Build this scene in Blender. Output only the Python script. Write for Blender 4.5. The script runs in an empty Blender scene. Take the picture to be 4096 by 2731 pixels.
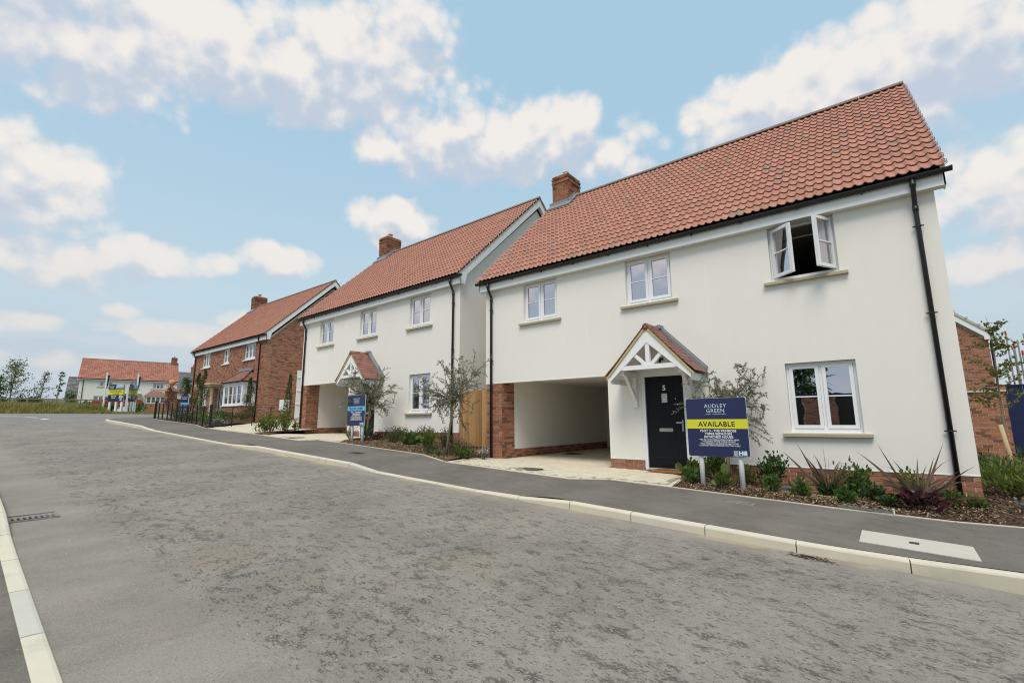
import bpy, math, random
import numpy as np
from mathutils import Matrix, Vector
R = math.radians
random.seed(7)
rng = np.random.default_rng(7)
S = bpy.context.scene
COL = S.collection

# ------------------------------------------------------------------ camera
CAM = np.array([-0.960, -10.218, 1.063])
F_ = Vector((-0.61505, 0.77106, 0.164865)); R_ = Vector((0.781082, 0.624396, -0.006318)); U_ = Vector((0.107813, -0.124887, 0.986296))
cd = bpy.data.cameras.new('camera'); co = bpy.data.objects.new('camera', cd); COL.objects.link(co)
cd.sensor_width = 36.0; cd.lens = 16.4964; cd.clip_start = 0.05; cd.clip_end = 3000
co.matrix_world = Matrix(((R_.x, U_.x, -F_.x, CAM[0]), (R_.y, U_.y, -F_.y, CAM[1]), (R_.z, U_.z, -F_.z, CAM[2]), (0, 0, 0, 1)))
S.camera = co

# ------------------------------------------------------------------ world: sky with cumulus
SUN_EL = R(60); SUN_DIR = Vector((0.40 * math.cos(SUN_EL), -0.917 * math.cos(SUN_EL), math.sin(SUN_EL)))
w = bpy.data.worlds.new('World'); S.world = w; w.use_nodes = True
nt = w.node_tree; nt.nodes.clear()
def N(t, kind, **kw):
    n = t.nodes.new(kind)
    for k, v in kw.items():
        if k == 'inp':
            for i, x in v.items(): n.inputs[i].default_value = x
        else: setattr(n, k, v)
    return n
def math_(t, op, a, b=None, c=None, clamp=False):
    n = t.nodes.new('ShaderNodeMath'); n.operation = op; n.use_clamp = clamp
    for i, x in enumerate((a, b, c)):
        if x is None: continue
        if isinstance(x, (int, float)): n.inputs[i].default_value = x
        else: t.links.new(x, n.inputs[i])
    return n.outputs[0]
def mixc(t, fac, a, b, mode='MIX'):
    n = t.nodes.new('ShaderNodeMix'); n.data_type = 'RGBA'; n.blend_type = mode
    for sock, x in ((n.inputs[0], fac), (n.inputs[6], a), (n.inputs[7], b)):
        if isinstance(x, (int, float)): sock.default_value = x
        elif isinstance(x, (tuple, list)): sock.default_value = (*x[:3], 1)
        else: t.links.new(x, sock)
    return n.outputs[2]
def smooth(t, x, lo, hi):
    n = t.nodes.new('ShaderNodeMapRange'); n.interpolation_type = 'SMOOTHSTEP'
    t.links.new(x, n.inputs[0]); n.inputs[1].default_value = lo; n.inputs[2].default_value = hi
    return n.outputs[0]
# azimuth, elevation, half width, half height (degrees), weight of each cumulus bank; the last rows go round the rest of the sky
CL = [(-72, 36.0, 27, 4.8, 1.1), (-86, 31.5, 10, 4.6, 1.1), (-59, 39.8, 13, 3.3, .95), (-54, 43.2, 9, 3.0, .85), (-86.5, 19.8, 5.6, 4.3, 1.1), (-89, 23, 3.2, 3, .9),
      (-84.8, 13.8, 5.5, 2.3, 1.0), (-77.4, 15.4, 4.6, 2.0, 1.05), (-72.4, 16.0, 3.0, 1.4, .75), (-66, 17.4, 4.2, 2.0, .95),
      (-41, 32.0, 18, 4.2, 1.15), (-55.6, 31, 4.5, 2.3, .95), (-33, 34.0, 8, 2.9, 1.0), (-29, 30.5, 12, 3.2, .8), (-54.2, 22.8, 5.2, 2.9, 1.1),
      (1.5, 30.5, 15.5, 5.8, 1.25), (8, 30.3, 5.6, 4.3, 1.2), (-9, 31.4, 8, 3.8, 1.0), (8.3, 13.2, 4.2, 2.0, 1.1), (13, 12, 4, 2.4, 1.1),
      (-85, 8.7, 2.0, 1.1, 1.0), (-87.8, 8.2, 1.8, .8, .8), (-74.1, 8.6, 6.0, 1.4, .9), (-66, 10.5, 6, 1.2, .8), (-82, 5.5, 8, .9, .8), (-79, 10.3, 1.5, .7, .8), (14, 19.5, 5, 2.5, .7)]
rs = random.Random(3)
for i in range(9):
    CL.append((28 + i * 28.0 + rs.uniform(-5, 5), rs.choice((14, 30, 38, 48, 22, 32)) + rs.uniform(-4, 4), rs.uniform(14, 26), rs.uniform(4, 7), rs.uniform(.9, 1.15)))
CL += [(203, 17, 30, 7, 1.05), (238, 13, 16, 4, .95), (-20, 62, 34, 6, 1.0), (150, 68, 60, 6, 1.0), (-100, 58, 22, 5, 1.0)]
g = bpy.data.node_groups.new('cloud_density', 'ShaderNodeTree')
g.interface.new_socket('Azimuth', in_out='INPUT', socket_type='NodeSocketFloat'); g.interface.new_socket('Elevation', in_out='INPUT', socket_type='NodeSocketFloat')
g.interface.new_socket('Vector', in_out='INPUT', socket_type='NodeSocketVector'); g.interface.new_socket('Density', in_out='OUTPUT', socket_type='NodeSocketFloat')
gi = g.nodes.new('NodeGroupInput'); go = g.nodes.new('NodeGroupOutput')
acc = None
for a, e, wa, we, wt in CL:
    a = (a + 180) % 360 - 180
    p = math_(g, 'POWER', math_(g, 'MULTIPLY_ADD', gi.outputs[0], 1 / wa, -a / wa), 2)
    q = math_(g, 'MULTIPLY_ADD', gi.outputs[1], 1 / we, -e / we)
    v = math_(g, 'MULTIPLY_ADD', math_(g, 'MULTIPLY_ADD', q, q, p), -0.75 * wt, wt)
    acc = v if acc is None else math_(g, 'MAXIMUM', acc, v)
acc = math_(g, 'MAXIMUM', acc, -0.6)
n1 = N(g, 'ShaderNodeTexNoise', noise_dimensions='3D', inp={2: 9.5, 3: 9.0, 4: 0.62}); g.links.new(gi.outputs[2], n1.inputs[0])
n2 = N(g, 'ShaderNodeTexVoronoi', feature='F1', inp={2: 20.0}); g.links.new(gi.outputs[2], n2.inputs[0])
nn = math_(g, 'MULTIPLY_ADD', n1.outputs[0], 1.9, -.90)
n4 = N(g, 'ShaderNodeTexVoronoi', feature='F1', inp={2: 41.0}); g.links.new(gi.outputs[2], n4.inputs[0])
nn = math_(g, 'ADD', nn, math_(g, 'MULTIPLY_ADD', n2.outputs[0], -.75, .30))
nn = math_(g, 'ADD', nn, math_(g, 'MULTIPLY_ADD', n4.outputs[0], -.42, .18))
g.links.new(math_(g, 'ADD', math_(g, 'ADD', acc, .13), nn), go.inputs[0])
tc = N(nt, 'ShaderNodeTexCoord')
sep = N(nt, 'ShaderNodeSeparateXYZ'); nt.links.new(tc.outputs['Generated'], sep.inputs[0])
az = math_(nt, 'MULTIPLY', math_(nt, 'ARCTAN2', sep.outputs[0], sep.outputs[1]), 57.29578)
el = math_(nt, 'MULTIPLY', math_(nt, 'ARCSINE', sep.outputs[2]), 57.29578)
def dens(de, dv):
    gn = nt.nodes.new('ShaderNodeGroup'); gn.node_tree = g
    nt.links.new(az, gn.inputs[0]); nt.links.new(math_(nt, 'ADD', el, de), gn.inputs[1])
    ad = N(nt, 'ShaderNodeVectorMath', operation='ADD'); nt.links.new(tc.outputs['Generated'], ad.inputs[0]); ad.inputs[1].default_value = (0, 0, dv)
    nt.links.new(ad.outputs[0], gn.inputs[2]); return gn.outputs[0]
d0 = dens(0, 0); d1 = dens(2.6, .045)
warm = smooth(nt, el, 22, 4)
mk1 = smooth(nt, d0, .0, .80); mk2 = smooth(nt, d0, -.10, 1.15)
mask = math_(nt, 'ADD', mk1, math_(nt, 'MULTIPLY', warm, math_(nt, 'SUBTRACT', mk2, mk1)))
shade = smooth(nt, math_(nt, 'MULTIPLY_ADD', d1, 1.55, math_(nt, 'MULTIPLY', d0, -1.0)), -.35, 1.05)
sky = N(nt, 'ShaderNodeTexSky', sky_type='NISHITA', sun_disc=False, sun_elevation=SUN_EL, sun_rotation=math.atan2(SUN_DIR.x, SUN_DIR.y), air_density=1.0, dust_density=1.0, ozone_density=1.5)
skyc = mixc(nt, .90, sky.outputs[0], (3.55, 5.35, 6.75))
low = smooth(nt, el, 13, 1); haze = smooth(nt, el, 36, 5)
skyc = mixc(nt, math_(nt, 'MULTIPLY', haze, .75), skyc, (5.0, 6.05, 6.5))
skyc = mixc(nt, math_(nt, 'MULTIPLY', low, .85), skyc, (4.15, 4.75, 5.3))
# low grey stratus bands near the horizon
mp = N(nt, 'ShaderNodeMapping'); mp.inputs[3].default_value = (2.0, 2.0, 16.0); nt.links.new(tc.outputs['Generated'], mp.inputs[0])
n3 = N(nt, 'ShaderNodeTexNoise', inp={2: 2.2, 3: 5.0, 4: .55}); nt.links.new(mp.outputs[0], n3.inputs[0])
st = math_(nt, 'MULTIPLY', smooth(nt, n3.outputs[0], .36, .66), smooth(nt, el, 19, 2))
skyc = mixc(nt, math_(nt, 'MULTIPLY', st, .7), skyc, (5.4, 5.75, 6.15))
lit = mixc(nt, warm, (7.6, 7.2, 6.85), (6.9, 6.45, 6.15)); drk = mixc(nt, warm, (4.6, 5.2, 6.1), (4.9, 5.35, 5.9))
cloud = mixc(nt, shade, lit, drk)
opac = math_(nt, 'MULTIPLY', mask, math_(nt, 'MULTIPLY_ADD', warm, -.25, .96))
final = mixc(nt, opac, skyc, cloud)
bg = N(nt, 'ShaderNodeBackground', inp={1: 0.1}); nt.links.new(final, bg.inputs[0])
w.cycles.sampling_method = 'MANUAL'; w.cycles.sample_map_resolution = 128
ow = N(nt, 'ShaderNodeOutputWorld'); nt.links.new(bg.outputs[0], ow.inputs[0])

# ------------------------------------------------------------------ sun
sd = bpy.data.lights.new('sun', 'SUN'); sd.energy = 2.4; sd.angle = R(28); sd.color = (1.0, .93, .83)
so = bpy.data.objects.new('sun', sd); COL.objects.link(so); so.rotation_euler = SUN_DIR.to_track_quat('Z', 'Y').to_euler()
S.view_settings.view_transform = 'Standard'; S.view_settings.look = 'None'; S.view_settings.exposure = 0.25; S.view_settings.gamma = 1.0
S.view_settings.use_curve_mapping = False

S.cycles.filter_width = 1.1; S.cycles.max_bounces = 6; S.cycles.diffuse_bounces = 4; S.cycles.glossy_bounces = 3; S.cycles.transparent_max_bounces = 8; S.cycles.caustics_reflective = False; S.cycles.caustics_refractive = False
# ------------------------------------------------------------------ materials
def lin(r, g, b):
    f = lambda c: (c / 255 / 12.92) if c / 255 <= .04045 else ((c / 255 + .055) / 1.055) ** 2.4
    return (f(r), f(g), f(b))
MATS = {}
def M(name, col, rough=.8, var=.12, vs=4.0, bump=0.0, bs=60.0, metal=0.0, spec=.35, ramp=None, fine=None, trans=0.0, patch=None, bd=.01, stretch=None):
    """procedural material; ramp = list of colours picked by the piece's own 'rnd' attribute"""
    m = bpy.data.materials.new(name); m.use_nodes = True; t = m.node_tree; b = t.nodes['Principled BSDF']
    geo = N(t, 'ShaderNodeNewGeometry'); pos = geo.outputs['Position']
    if stretch:
        mpn = N(t, 'ShaderNodeMapping'); mpn.inputs[3].default_value = stretch; t.links.new(pos, mpn.inputs[0]); pos = mpn.outputs[0]
    if ramp:
        at = N(t, 'ShaderNodeAttribute', attribute_name='rnd'); cr = N(t, 'ShaderNodeValToRGB'); cr.color_ramp.interpolation = 'LINEAR'
        e = cr.color_ramp.elements
        while len(e) < len(ramp): e.new(.5)
        for i, c in enumerate(ramp): e[i].position = i / (len(ramp) - 1); e[i].color = (*c, 1)
        t.links.new(at.outputs['Fac'], cr.inputs[0]); c = cr.outputs[0]
    else: c = mixc(t, 0.0, col, col)
    n = N(t, 'ShaderNodeTexNoise', inp={2: vs, 3: 6.0, 4: .6}); t.links.new(pos, n.inputs[0])
    k = math_(t, 'MULTIPLY_ADD', n.outputs[0], 2 * var, 1 - var)
    n = N(t, 'ShaderNodeTexNoise', inp={2: vs * 9, 3: 4.0, 4: .6}); t.links.new(pos, n.inputs[0])
    k = math_(t, 'MULTIPLY', k, math_(t, 'MULTIPLY_ADD', n.outputs[0], 1.2 * var, 1 - .6 * var))
    vm = N(t, 'ShaderNodeVectorMath', operation='SCALE'); t.links.new(c, vm.inputs[0]); t.links.new(k, vm.inputs['Scale']); c = vm.outputs[0]
    if patch:  # (colour, scale, lo, hi, strength): natural blotches of a second colour
        n = N(t, 'ShaderNodeTexNoise', inp={2: patch[1], 3: 5.0, 4: .6}); t.links.new(pos, n.inputs[0])
        c = mixc(t, math_(t, 'MULTIPLY', smooth(t, n.outputs[0], patch[2], patch[3]), patch[4]), c, patch[0])
    t.links.new(c, b.inputs['Base Color'])
    b.inputs['Roughness'].default_value = rough; b.inputs['Metallic'].default_value = metal; b.inputs['Specular IOR Level'].default_value = spec
    if bump:
        n = N(t, 'ShaderNodeTexNoise', inp={2: bs, 3: 6.0, 4: .65}); t.links.new(pos, n.inputs[0])
        bp = N(t, 'ShaderNodeBump', inp={0: bump, 1: bd}); t.links.new(n.outputs[0], bp.inputs['Height']); t.links.new(bp.outputs[0], b.inputs['Normal'])
    if trans:
        o = t.nodes['Material Output']; tr = N(t, 'ShaderNodeBsdfTranslucent'); t.links.new(c, tr.inputs[0])
        mx = N(t, 'ShaderNodeMixShader', inp={0: trans}); t.links.new(b.outputs[0], mx.inputs[1]); t.links.new(tr.outputs[0], mx.inputs[2]); t.links.new(mx.outputs[0], o.inputs[0])
    MATS[name] = m; return m
M('render', (.83, .80, .75), rough=.9, var=.035, vs=.7, bump=.35, bs=95, bd=.004, spec=.15, patch=((.70, .68, .63), .5, .55, .8, .35), stretch=(1, 1, .5))
M('white', (.83, .835, .845), rough=.32, var=.02, vs=2, spec=.5)
M('white_dull', (.83, .83, .825), rough=.6, var=.04, vs=3)
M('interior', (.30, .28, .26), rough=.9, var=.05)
BR = [(.13, .078, .062), (.24, .112, .074), (.33, .138, .082), (.38, .158, .094), (.36, .165, .102), (.41, .188, .114), (.39, .210, .140), (.33, .132, .088), (.24, .108, .076)]
M('brick', BR[3], rough=.88, ramp=BR, var=.18, vs=14, bump=.5, bs=120, bd=.004, spec=.2, patch=((.44, .30, .23), 7, .58, .78, .3))
BRO = [(.10, .055, .040), (.17, .075, .045), (.26, .105, .055), (.31, .125, .066), (.28, .115, .066), (.35, .155, .085), (.22, .10, .06)]
M('brick_stack', BRO[2], rough=.9, ramp=BRO, var=.2, vs=14, bump=.5, bs=120, bd=.004, spec=.2)
M('mortar', (.60, .53, .45), rough=.95, var=.12, vs=8, bump=.4, bs=150, bd=.003, spec=.1)
TL = [(.29, .200, .155), (.34, .172, .126), (.39, .187, .133), (.43, .206, .146), (.40, .185, .131), (.45, .219, .159), (.42, .197, .142), (.365, .172, .124), (.44, .211, .152)]
M('pantile', TL[3], rough=.75, ramp=TL, var=.12, vs=9, bump=.25, bs=140, bd=.003, spec=.3, patch=((.29, .205, .16), 1.7, .62, .80, .35))
TF = [(.17, .09, .072), (.23, .112, .088), (.29, .135, .105), (.25, .115, .09), (.19, .092, .075), (.32, .16, .13)]
M('plain_tile', TF[1], rough=.8, ramp=TF, var=.15, vs=12, bump=.3, bs=120, bd=.003)
M('pantile_far', TL[3], rough=.8, ramp=[(.30, .125, .085), (.40, .165, .115), (.34, .14, .10), (.46, .20, .14), (.25, .11, .08), (.42, .175, .12)], var=.15, vs=3)  # own browns, with the tile rows' shadows put into the darker tones
M('ridge_tile', (.25, .205, .18), rough=.85, var=.15, vs=6, bump=.3, bs=120, bd=.003)
M('underlay', (.03, .027, .026), rough=.9)
M('lead', (.22, .235, .25), rough=.5, var=.18, vs=7, metal=.0, spec=.5, bump=.2, bs=30)
M('verge_mortar', (.50, .40, .19), rough=.95, var=.15, vs=10, bump=.4, bs=120)
M('undercloak', (.50, .46, .36), rough=.9, var=.1)
M('slate_grey', (.13, .135, .14), rough=.8, ramp=[(.10, .105, .11), (.15, .155, .16), (.19, .19, .195)], var=.12, vs=6)
M('black_plastic', (.016, .016, .018), rough=.38, var=.1, vs=5, spec=.5)
M('black_paint', (.012, .012, .012), rough=.45, spec=.5)
M('clip', (.62, .63, .64), rough=.35, metal=.9)
M('sill', (.44, .385, .27), rough=.85, var=.08, vs=6, bump=.15, bs=120, bd=.003)
M('terracotta', (.50, .185, .085), rough=.8, var=.1, vs=8)
M('door', (.010, .011, .015), rough=.5, var=.25, vs=6, bump=.12, bs=40, bd=.002, spec=.15, stretch=(3, 3, .35))
M('door_groove', (.006, .007, .009), rough=.5)
M('chrome', (.68, .68, .69), rough=.18, metal=1.0)
M('frosted', (.55, .58, .58), rough=.25, var=.06, vs=30)
M('mat_brown', (.30, .135, .035), rough=1, var=.2, vs=40, bump=.6, bs=300, bd=.01, spec=.05)
M('rubber', (.02, .02, .02), rough=.8)
M('timber', (.36, .20, .08), rough=.8, ramp=[(.25, .125, .05), (.42, .235, .10), (.33, .175, .07), (.50, .30, .135)], var=.3, vs=3, bump=.3, bs=30, bd=.003, stretch=(6, 6, .5), patch=((.20, .085, .028), 1.6, .63, .72, .7))
M('timber_grey', (.28, .23, .17), rough=.85, var=.2, vs=5, stretch=(2, 2, 8))
M('stake', (.50, .37, .20), rough=.85, var=.12, vs=8, stretch=(3, 3, .6))
M('navy', (.022, .030, .092), rough=.35, var=.03, spec=.45)
M('navy_dark', (.020, .026, .055), rough=.4, var=.03)
M('yellow', (.70, .66, .035), rough=.4, var=.02)
M('lightblue', (.17, .50, .83), rough=.4, var=.02)
M('letter_white', (.86, .88, .90), rough=.5, var=.0)
M('letter_blue', (.68, .84, .93), rough=.5, var=.0)
M('letter_dark', (.018, .022, .03), rough=.5, var=.0)
M('print_sky', (.42, .58, .82), rough=.4, var=.35, vs=3); M('print_green', (.14, .20, .05), rough=.4, var=.3, vs=5); M('print_house', (.36, .24, .18), rough=.4, var=.4, vs=6)
M('kerb', (.58, .53, .42), rough=.9, ramp=[(.59, .54, .43), (.62, .565, .445), (.57, .53, .43), (.63, .57, .45), (.52, .495, .43)], var=.1, vs=5, bump=.3, bs=140, bd=.003, patch=((.36, .335, .28), 2.5, .52, .75, .5), spec=.2)
M('concrete', (.50, .47, .405), rough=.9, var=.08, vs=7, bump=.3, bs=140, bd=.003)
PV = [(.56, .50, .38), (.62, .55, .42), (.59, .53, .41), (.65, .585, .45), (.53, .47, .36)]
M('paver', PV[1], rough=.9, ramp=PV, var=.12, vs=9, bump=.3, bs=160, bd=.003, spec=.2)
M('paver_joint', (.30, .25, .18), rough=1, var=.2, vs=20)
M('manhole', (.10, .098, .092), rough=.75, var=.25, vs=18, bump=.8, bs=70, bd=.008, patch=((.30, .27, .21), 14, .55, .72, .5))
M('iron', (.055, .05, .048), rough=.7, metal=.3, var=.25, vs=12)
M('iron_worn', (.26, .235, .21), rough=.55, metal=.4, var=.25, vs=12, patch=((.22, .10, .045), 9, .5, .7, .5))
M('pit', (.010, .009, .008), rough=1)  # near-black colour stands in for the shaded depth below the grating
M('soil', (.075, .048, .032), rough=1, var=.35, vs=16, bump=.9, bs=60, bd=.02, patch=((.15, .10, .065), 22, .55, .72, .6), spec=.05)
M('bark', (.10, .06, .038), rough=1, ramp=[(.05, .03, .02), (.10, .06, .036), (.20, .13, .08), (.14, .085, .05), (.40, .31, .21), (.075, .045, .03)], var=.2, vs=20, spec=.1)
M('straw', (.48, .37, .16), rough=.95, ramp=[(.40, .29, .11), (.52, .42, .20), (.58, .50, .28), (.33, .22, .10)], var=.1)
M('white_line', (.66, .65, .62), rough=.8, var=.15, vs=8)
M('bark_grey', (.24, .205, .155), rough=.95, var=.25, vs=18, bump=.5, bs=70)
M('bark_olive', (.25, .205, .125), rough=.95, var=.25, vs=20, bump=.4, bs=80)
M('twig', (.115, .092, .065), rough=.9, var=.2, vs=12)
def foliage(name, cols, tr=.35, rough=.55): M(name, cols[0], rough=rough, ramp=cols, var=.12, vs=6, trans=tr, spec=.3)
foliage('leaf_olive', [(.17, .18, .105), (.22, .23, .15), (.30, .31, .22), (.13, .14, .08), (.38, .39, .30)], .25)
foliage('leaf_green', [(.055, .11, .022), (.08, .15, .03), (.12, .19, .042), (.065, .125, .03), (.15, .21, .055)])
foliage('leaf_dark', [(.035, .075, .022), (.055, .105, .03), (.075, .13, .038), (.045, .085, .028)])
foliage('leaf_lime', [(.11, .16, .03), (.15, .20, .035), (.20, .22, .05), (.08, .14, .03), (.26, .26, .09)])
foliage('leaf_conifer', [(.045, .075, .012), (.065, .10, .016), (.09, .125, .02), (.035, .06, .012)])
foliage('leaf_sage', [(.075, .095, .030), (.10, .12, .042), (.13, .14, .05), (.06, .075, .028)])
foliage('leaf_purple', [(.040, .014, .018), (.075, .02, .03), (.10, .07, .045), (.05, .03, .025), (.13, .03, .06)], .25, .4)
foliage('leaf_bronze', [(.10, .055, .038), (.16, .095, .07), (.21, .135, .10), (.12, .09, .045), (.28, .20, .155)], .2, .4)
foliage('leaf_bronze_green', [(.10, .11, .04), (.13, .14, .055)], .25, .4)
foliage('leaf_autumn', [(.13, .15, .03), (.18, .19, .04), (.24, .22, .06), (.10, .13, .03), (.17, .11, .04)], .35)
foliage('leaf_grey', [(.16, .175, .15), (.22, .235, .21), (.13, .15, .12), (.3, .31, .29)], .25)
foliage('leaf_red', [(.09, .035, .03), (.13, .06, .05), (.07, .05, .03), (.19, .13, .11)], .3)
foliage('grass', [(.23, .215, .05), (.32, .27, .07), (.40, .32, .11), (.16, .19, .04), (.46, .36, .15), (.22, .25, .055)], .35)
foliage('petal_orange', [(.65, .16, .03), (.75, .30, .05)], .3); foliage('petal_white', [(.65, .65, .70), (.75, .75, .80)], .3); foliage('petal_yellow', [(.7, .55, .03), (.75, .6, .08)], .3)
M('field', (.16, .145, .05), rough=1, var=.3, vs=.15, patch=((.09, .12, .03), .08, .45, .6, .7), spec=.05)
M('far_wood_hazed', (.10, .125, .105), rough=1, var=.4, vs=.5)  # distance haze is put into this paler bluish green
M('hoarding', (.006, .013, .062), rough=.4, var=.08, vs=1, spec=.5)
M('galvanised', (.42, .43, .44), rough=.45, metal=.6, var=.2, vs=4, patch=((.30, .06, .04), .8, .6, .7, .6))
M('car_red', (.50, .012, .02), rough=.25, var=.0, spec=.6); M('car_glass', (.01, .012, .014), rough=.08, spec=.8)
M('finial', (.58, .27, .16), rough=.8, var=.1, vs=7); M('stone', (.56, .47, .31), rough=.85, var=.08, vs=5)
M('flag_dark', (.03, .03, .05), rough=.8); M('curtain', (.36, .35, .34), rough=.9)
def glass_mat(name, tint, base, grazing):
    m = bpy.data.materials.new(name); m.use_nodes = True; t = m.node_tree; t.nodes.remove(t.nodes['Principled BSDF']); o = t.nodes['Material Output']
    gl = N(t, 'ShaderNodeBsdfGlossy', inp={0: (*tint, 1), 1: .012}); tr = N(t, 'ShaderNodeBsdfTransparent', inp={0: (.80, .84, .82, 1)})
    geo = N(t, 'ShaderNodeNewGeometry'); n = N(t, 'ShaderNodeTexNoise', inp={2: 1.6, 3: 2.0}); t.links.new(geo.outputs['Position'], n.inputs[0])
    bp = N(t, 'ShaderNodeBump', inp={0: .05, 1: .05}); t.links.new(n.outputs[0], bp.inputs['Height']); t.links.new(bp.outputs[0], gl.inputs['Normal'])
    lw = N(t, 'ShaderNodeFresnel', inp={0: grazing}); f = math_(t, 'MULTIPLY_ADD', lw.outputs[0], 1 - base, base, clamp=True)
    mx = N(t, 'ShaderNodeMixShader'); t.links.new(f, mx.inputs[0]); t.links.new(tr.outputs[0], mx.inputs[1]); t.links.new(gl.outputs[0], mx.inputs[2]); t.links.new(mx.outputs[0], o.inputs[0])
    MATS[name] = m
glass_mat('glass', (.92, .91, 1.0), .60, 1.7)
glass_mat('glass_far', (.9, .92, 1.0), .22, 1.6)

# ------------------------------------------------------------------ mesh helpers
def tag(o, label=None, cat=None, group=None, kind=None):
    for k, v in (('label', label), ('category', cat), ('group', group), ('kind', kind)):
        if v: o[k] = v
    return o
def thing(name, label, cat, loc=(0, 0, 0), rz=0.0, group=None):
    o = bpy.data.objects.new(name, None); COL.objects.link(o); o.location = loc; o.rotation_euler = (0, 0, rz); o.empty_display_size = .2
    return tag(o, label, cat, group)
class MB:
    def __init__(s): s.v = []; s.f = []; s.r = []
    def add(s, verts, faces, r=0.5):
        k = len(s.v); s.v += [tuple(x) for x in verts]; s.f += [tuple(i + k for i in f) for f in faces]; s.r += [r] * len(verts); return s
    def box(s, x0, x1, y0, y1, z0, z1, r=0.5, m=None):
        vs = [(x, y, z) for z in (z0, z1) for y in (y0, y1) for x in (x0, x1)]
        if m is not None: vs = [tuple(m @ Vector(v)) for v in vs]
        return s.add(vs, [(0, 2, 3, 1), (4, 5, 7, 6), (0, 1, 5, 4), (2, 6, 7, 3), (0, 4, 6, 2), (1, 3, 7, 5)], r)
    def prism(s, poly, y0, y1, r=0.5, axis='y'):
        n = len(poly)
        if axis == 'y': vs = [(a, y0, b) for a, b in poly] + [(a, y1, b) for a, b in poly]
        elif axis == 'x': vs = [(y0, a, b) for a, b in poly] + [(y1, a, b) for a, b in poly]
        else: vs = [(a, b, y0) for a, b in poly] + [(a, b, y1) for a, b in poly]
        return s.add(vs, [tuple(range(n)), tuple(range(2 * n - 1, n - 1, -1))] + [(i, (i + 1) % n, n + (i + 1) % n, n + i) for i in range(n)], r)
    def tube(s, path, rad, n=8, r=0.5, caps=True):
        path = [Vector(p) for p in path]; L = len(path); rad = rad if isinstance(rad, (list, tuple)) else [rad] * L; rings = []; up = None
        for i, p in enumerate(path):
            d = (path[min(i + 1, L - 1)] - path[max(i - 1, 0)]).normalized()
            if up is None: up = d.cross(Vector((0, 0, 1)) if abs(d.z) < .9 else Vector((1, 0, 0))).normalized()
            a = (up - d * up.dot(d)).normalized(); b = d.cross(a); up = a
            rings.append([p + (a * math.cos(2 * math.pi * k / n) + b * math.sin(2 * math.pi * k / n)) * rad[i] for k in range(n)])
        fs = [(i * n + k, i * n + (k + 1) % n, (i + 1) * n + (k + 1) % n, (i + 1) * n + k) for i in range(L - 1) for k in range(n)]
        if caps: fs += [tuple(range(n - 1, -1, -1)), tuple((L - 1) * n + k for k in range(n))]
        return s.add([v for rg in rings for v in rg], fs, r)
    def lathe(s, prof, c=(0, 0, 0), n=16, r=0.5):
        vs = [(c[0] + q * math.cos(2 * math.pi * k / n), c[1] + q * math.sin(2 * math.pi * k / n), c[2] + z) for q, z in prof for k in range(n)]
        L = len(prof)
        return s.add(vs, [(i * n + k, i * n + (k + 1) % n, (i + 1) * n + (k + 1) % n, (i + 1) * n + k) for i in range(L - 1) for k in range(n)] + [tuple(range(n - 1, -1, -1)), tuple((L - 1) * n + k for k in range(n))], r)
    def build(s, name, mat, parent=None, smooth=False):
        me = bpy.data.meshes.new(name); me.from_pydata(s.v, [], s.f)
        at = me.attributes.new('rnd', 'FLOAT', 'POINT'); at.data.foreach_set('value', np.array(s.r, dtype=np.float32))
        return link(name, me, mat, parent, smooth)
def link(name, me, mat, parent=None, smooth=False):
    if mat and not me.materials: me.materials.append(MATS[mat])
    if smooth: me.shade_smooth()
    o = bpy.data.objects.new(name, me); COL.objects.link(o); o.parent = parent; return o
def np_mesh(name, V, Fq, rr, mat, parent=None, smooth=False):
    """V (n,3), Fq (m,k) all faces with k corners"""
    me = bpy.data.meshes.new(name); k = Fq.shape[1]; me.vertices.add(len(V)); me.vertices.foreach_set('co', V.astype(np.float32).ravel())
    me.loops.add(Fq.size); me.loops.foreach_set('vertex_index', Fq.astype(np.int32).ravel()); me.polygons.add(len(Fq))
    me.polygons.foreach_set('loop_start', np.arange(0, Fq.size, k, dtype=np.int32)); me.update(calc_edges=True)
    at = me.attributes.new('rnd', 'FLOAT', 'POINT'); at.data.foreach_set('value', rr.astype(np.float32))
    return link(name, me, mat, parent, smooth)
PROTO = {}
def pieces(name, lst, protos, mat, parent, limit=300, stuff=None, smooth=False, world=None):
    """lst: (proto key, Matrix local to parent, rnd). The pieces nearest the camera become objects of their own, the rest ONE joined part"""
    mw = world or Matrix.Identity(4)
    cam = Vector(CAM)
    lst = sorted(lst, key=lambda q: ((mw @ q[1]).translation - cam).length)
    for key, mx, r in lst[:limit]:
        q = int(min(r, .999) * 9) / 9 + .05; ck = (name, mat, key, q)
        me = PROTO.get(ck)
        if me is None:
            v, f = protos[key]; me = bpy.data.meshes.new(name); me.from_pydata(v, [], f)
            at = me.attributes.new('rnd', 'FLOAT', 'POINT'); at.data.foreach_set('value', np.full(len(v), q, dtype=np.float32))
            me.materials.append(MATS[mat])
            if smooth: me.shade_smooth()
            PROTO[ck] = me
        o = bpy.data.objects.new(name, me); COL.objects.link(o); o.parent = parent; o.matrix_local = mx
    rest = lst[limit:]
    if rest:
        b = MB()
        for key, mx, r in rest:
            v, f = protos[key]; b.add([mx @ Vector(p) for p in v], f, r)
        o = b.build(stuff or (name + '_field'), mat, parent, smooth); o['kind'] = 'stuff'
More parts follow.
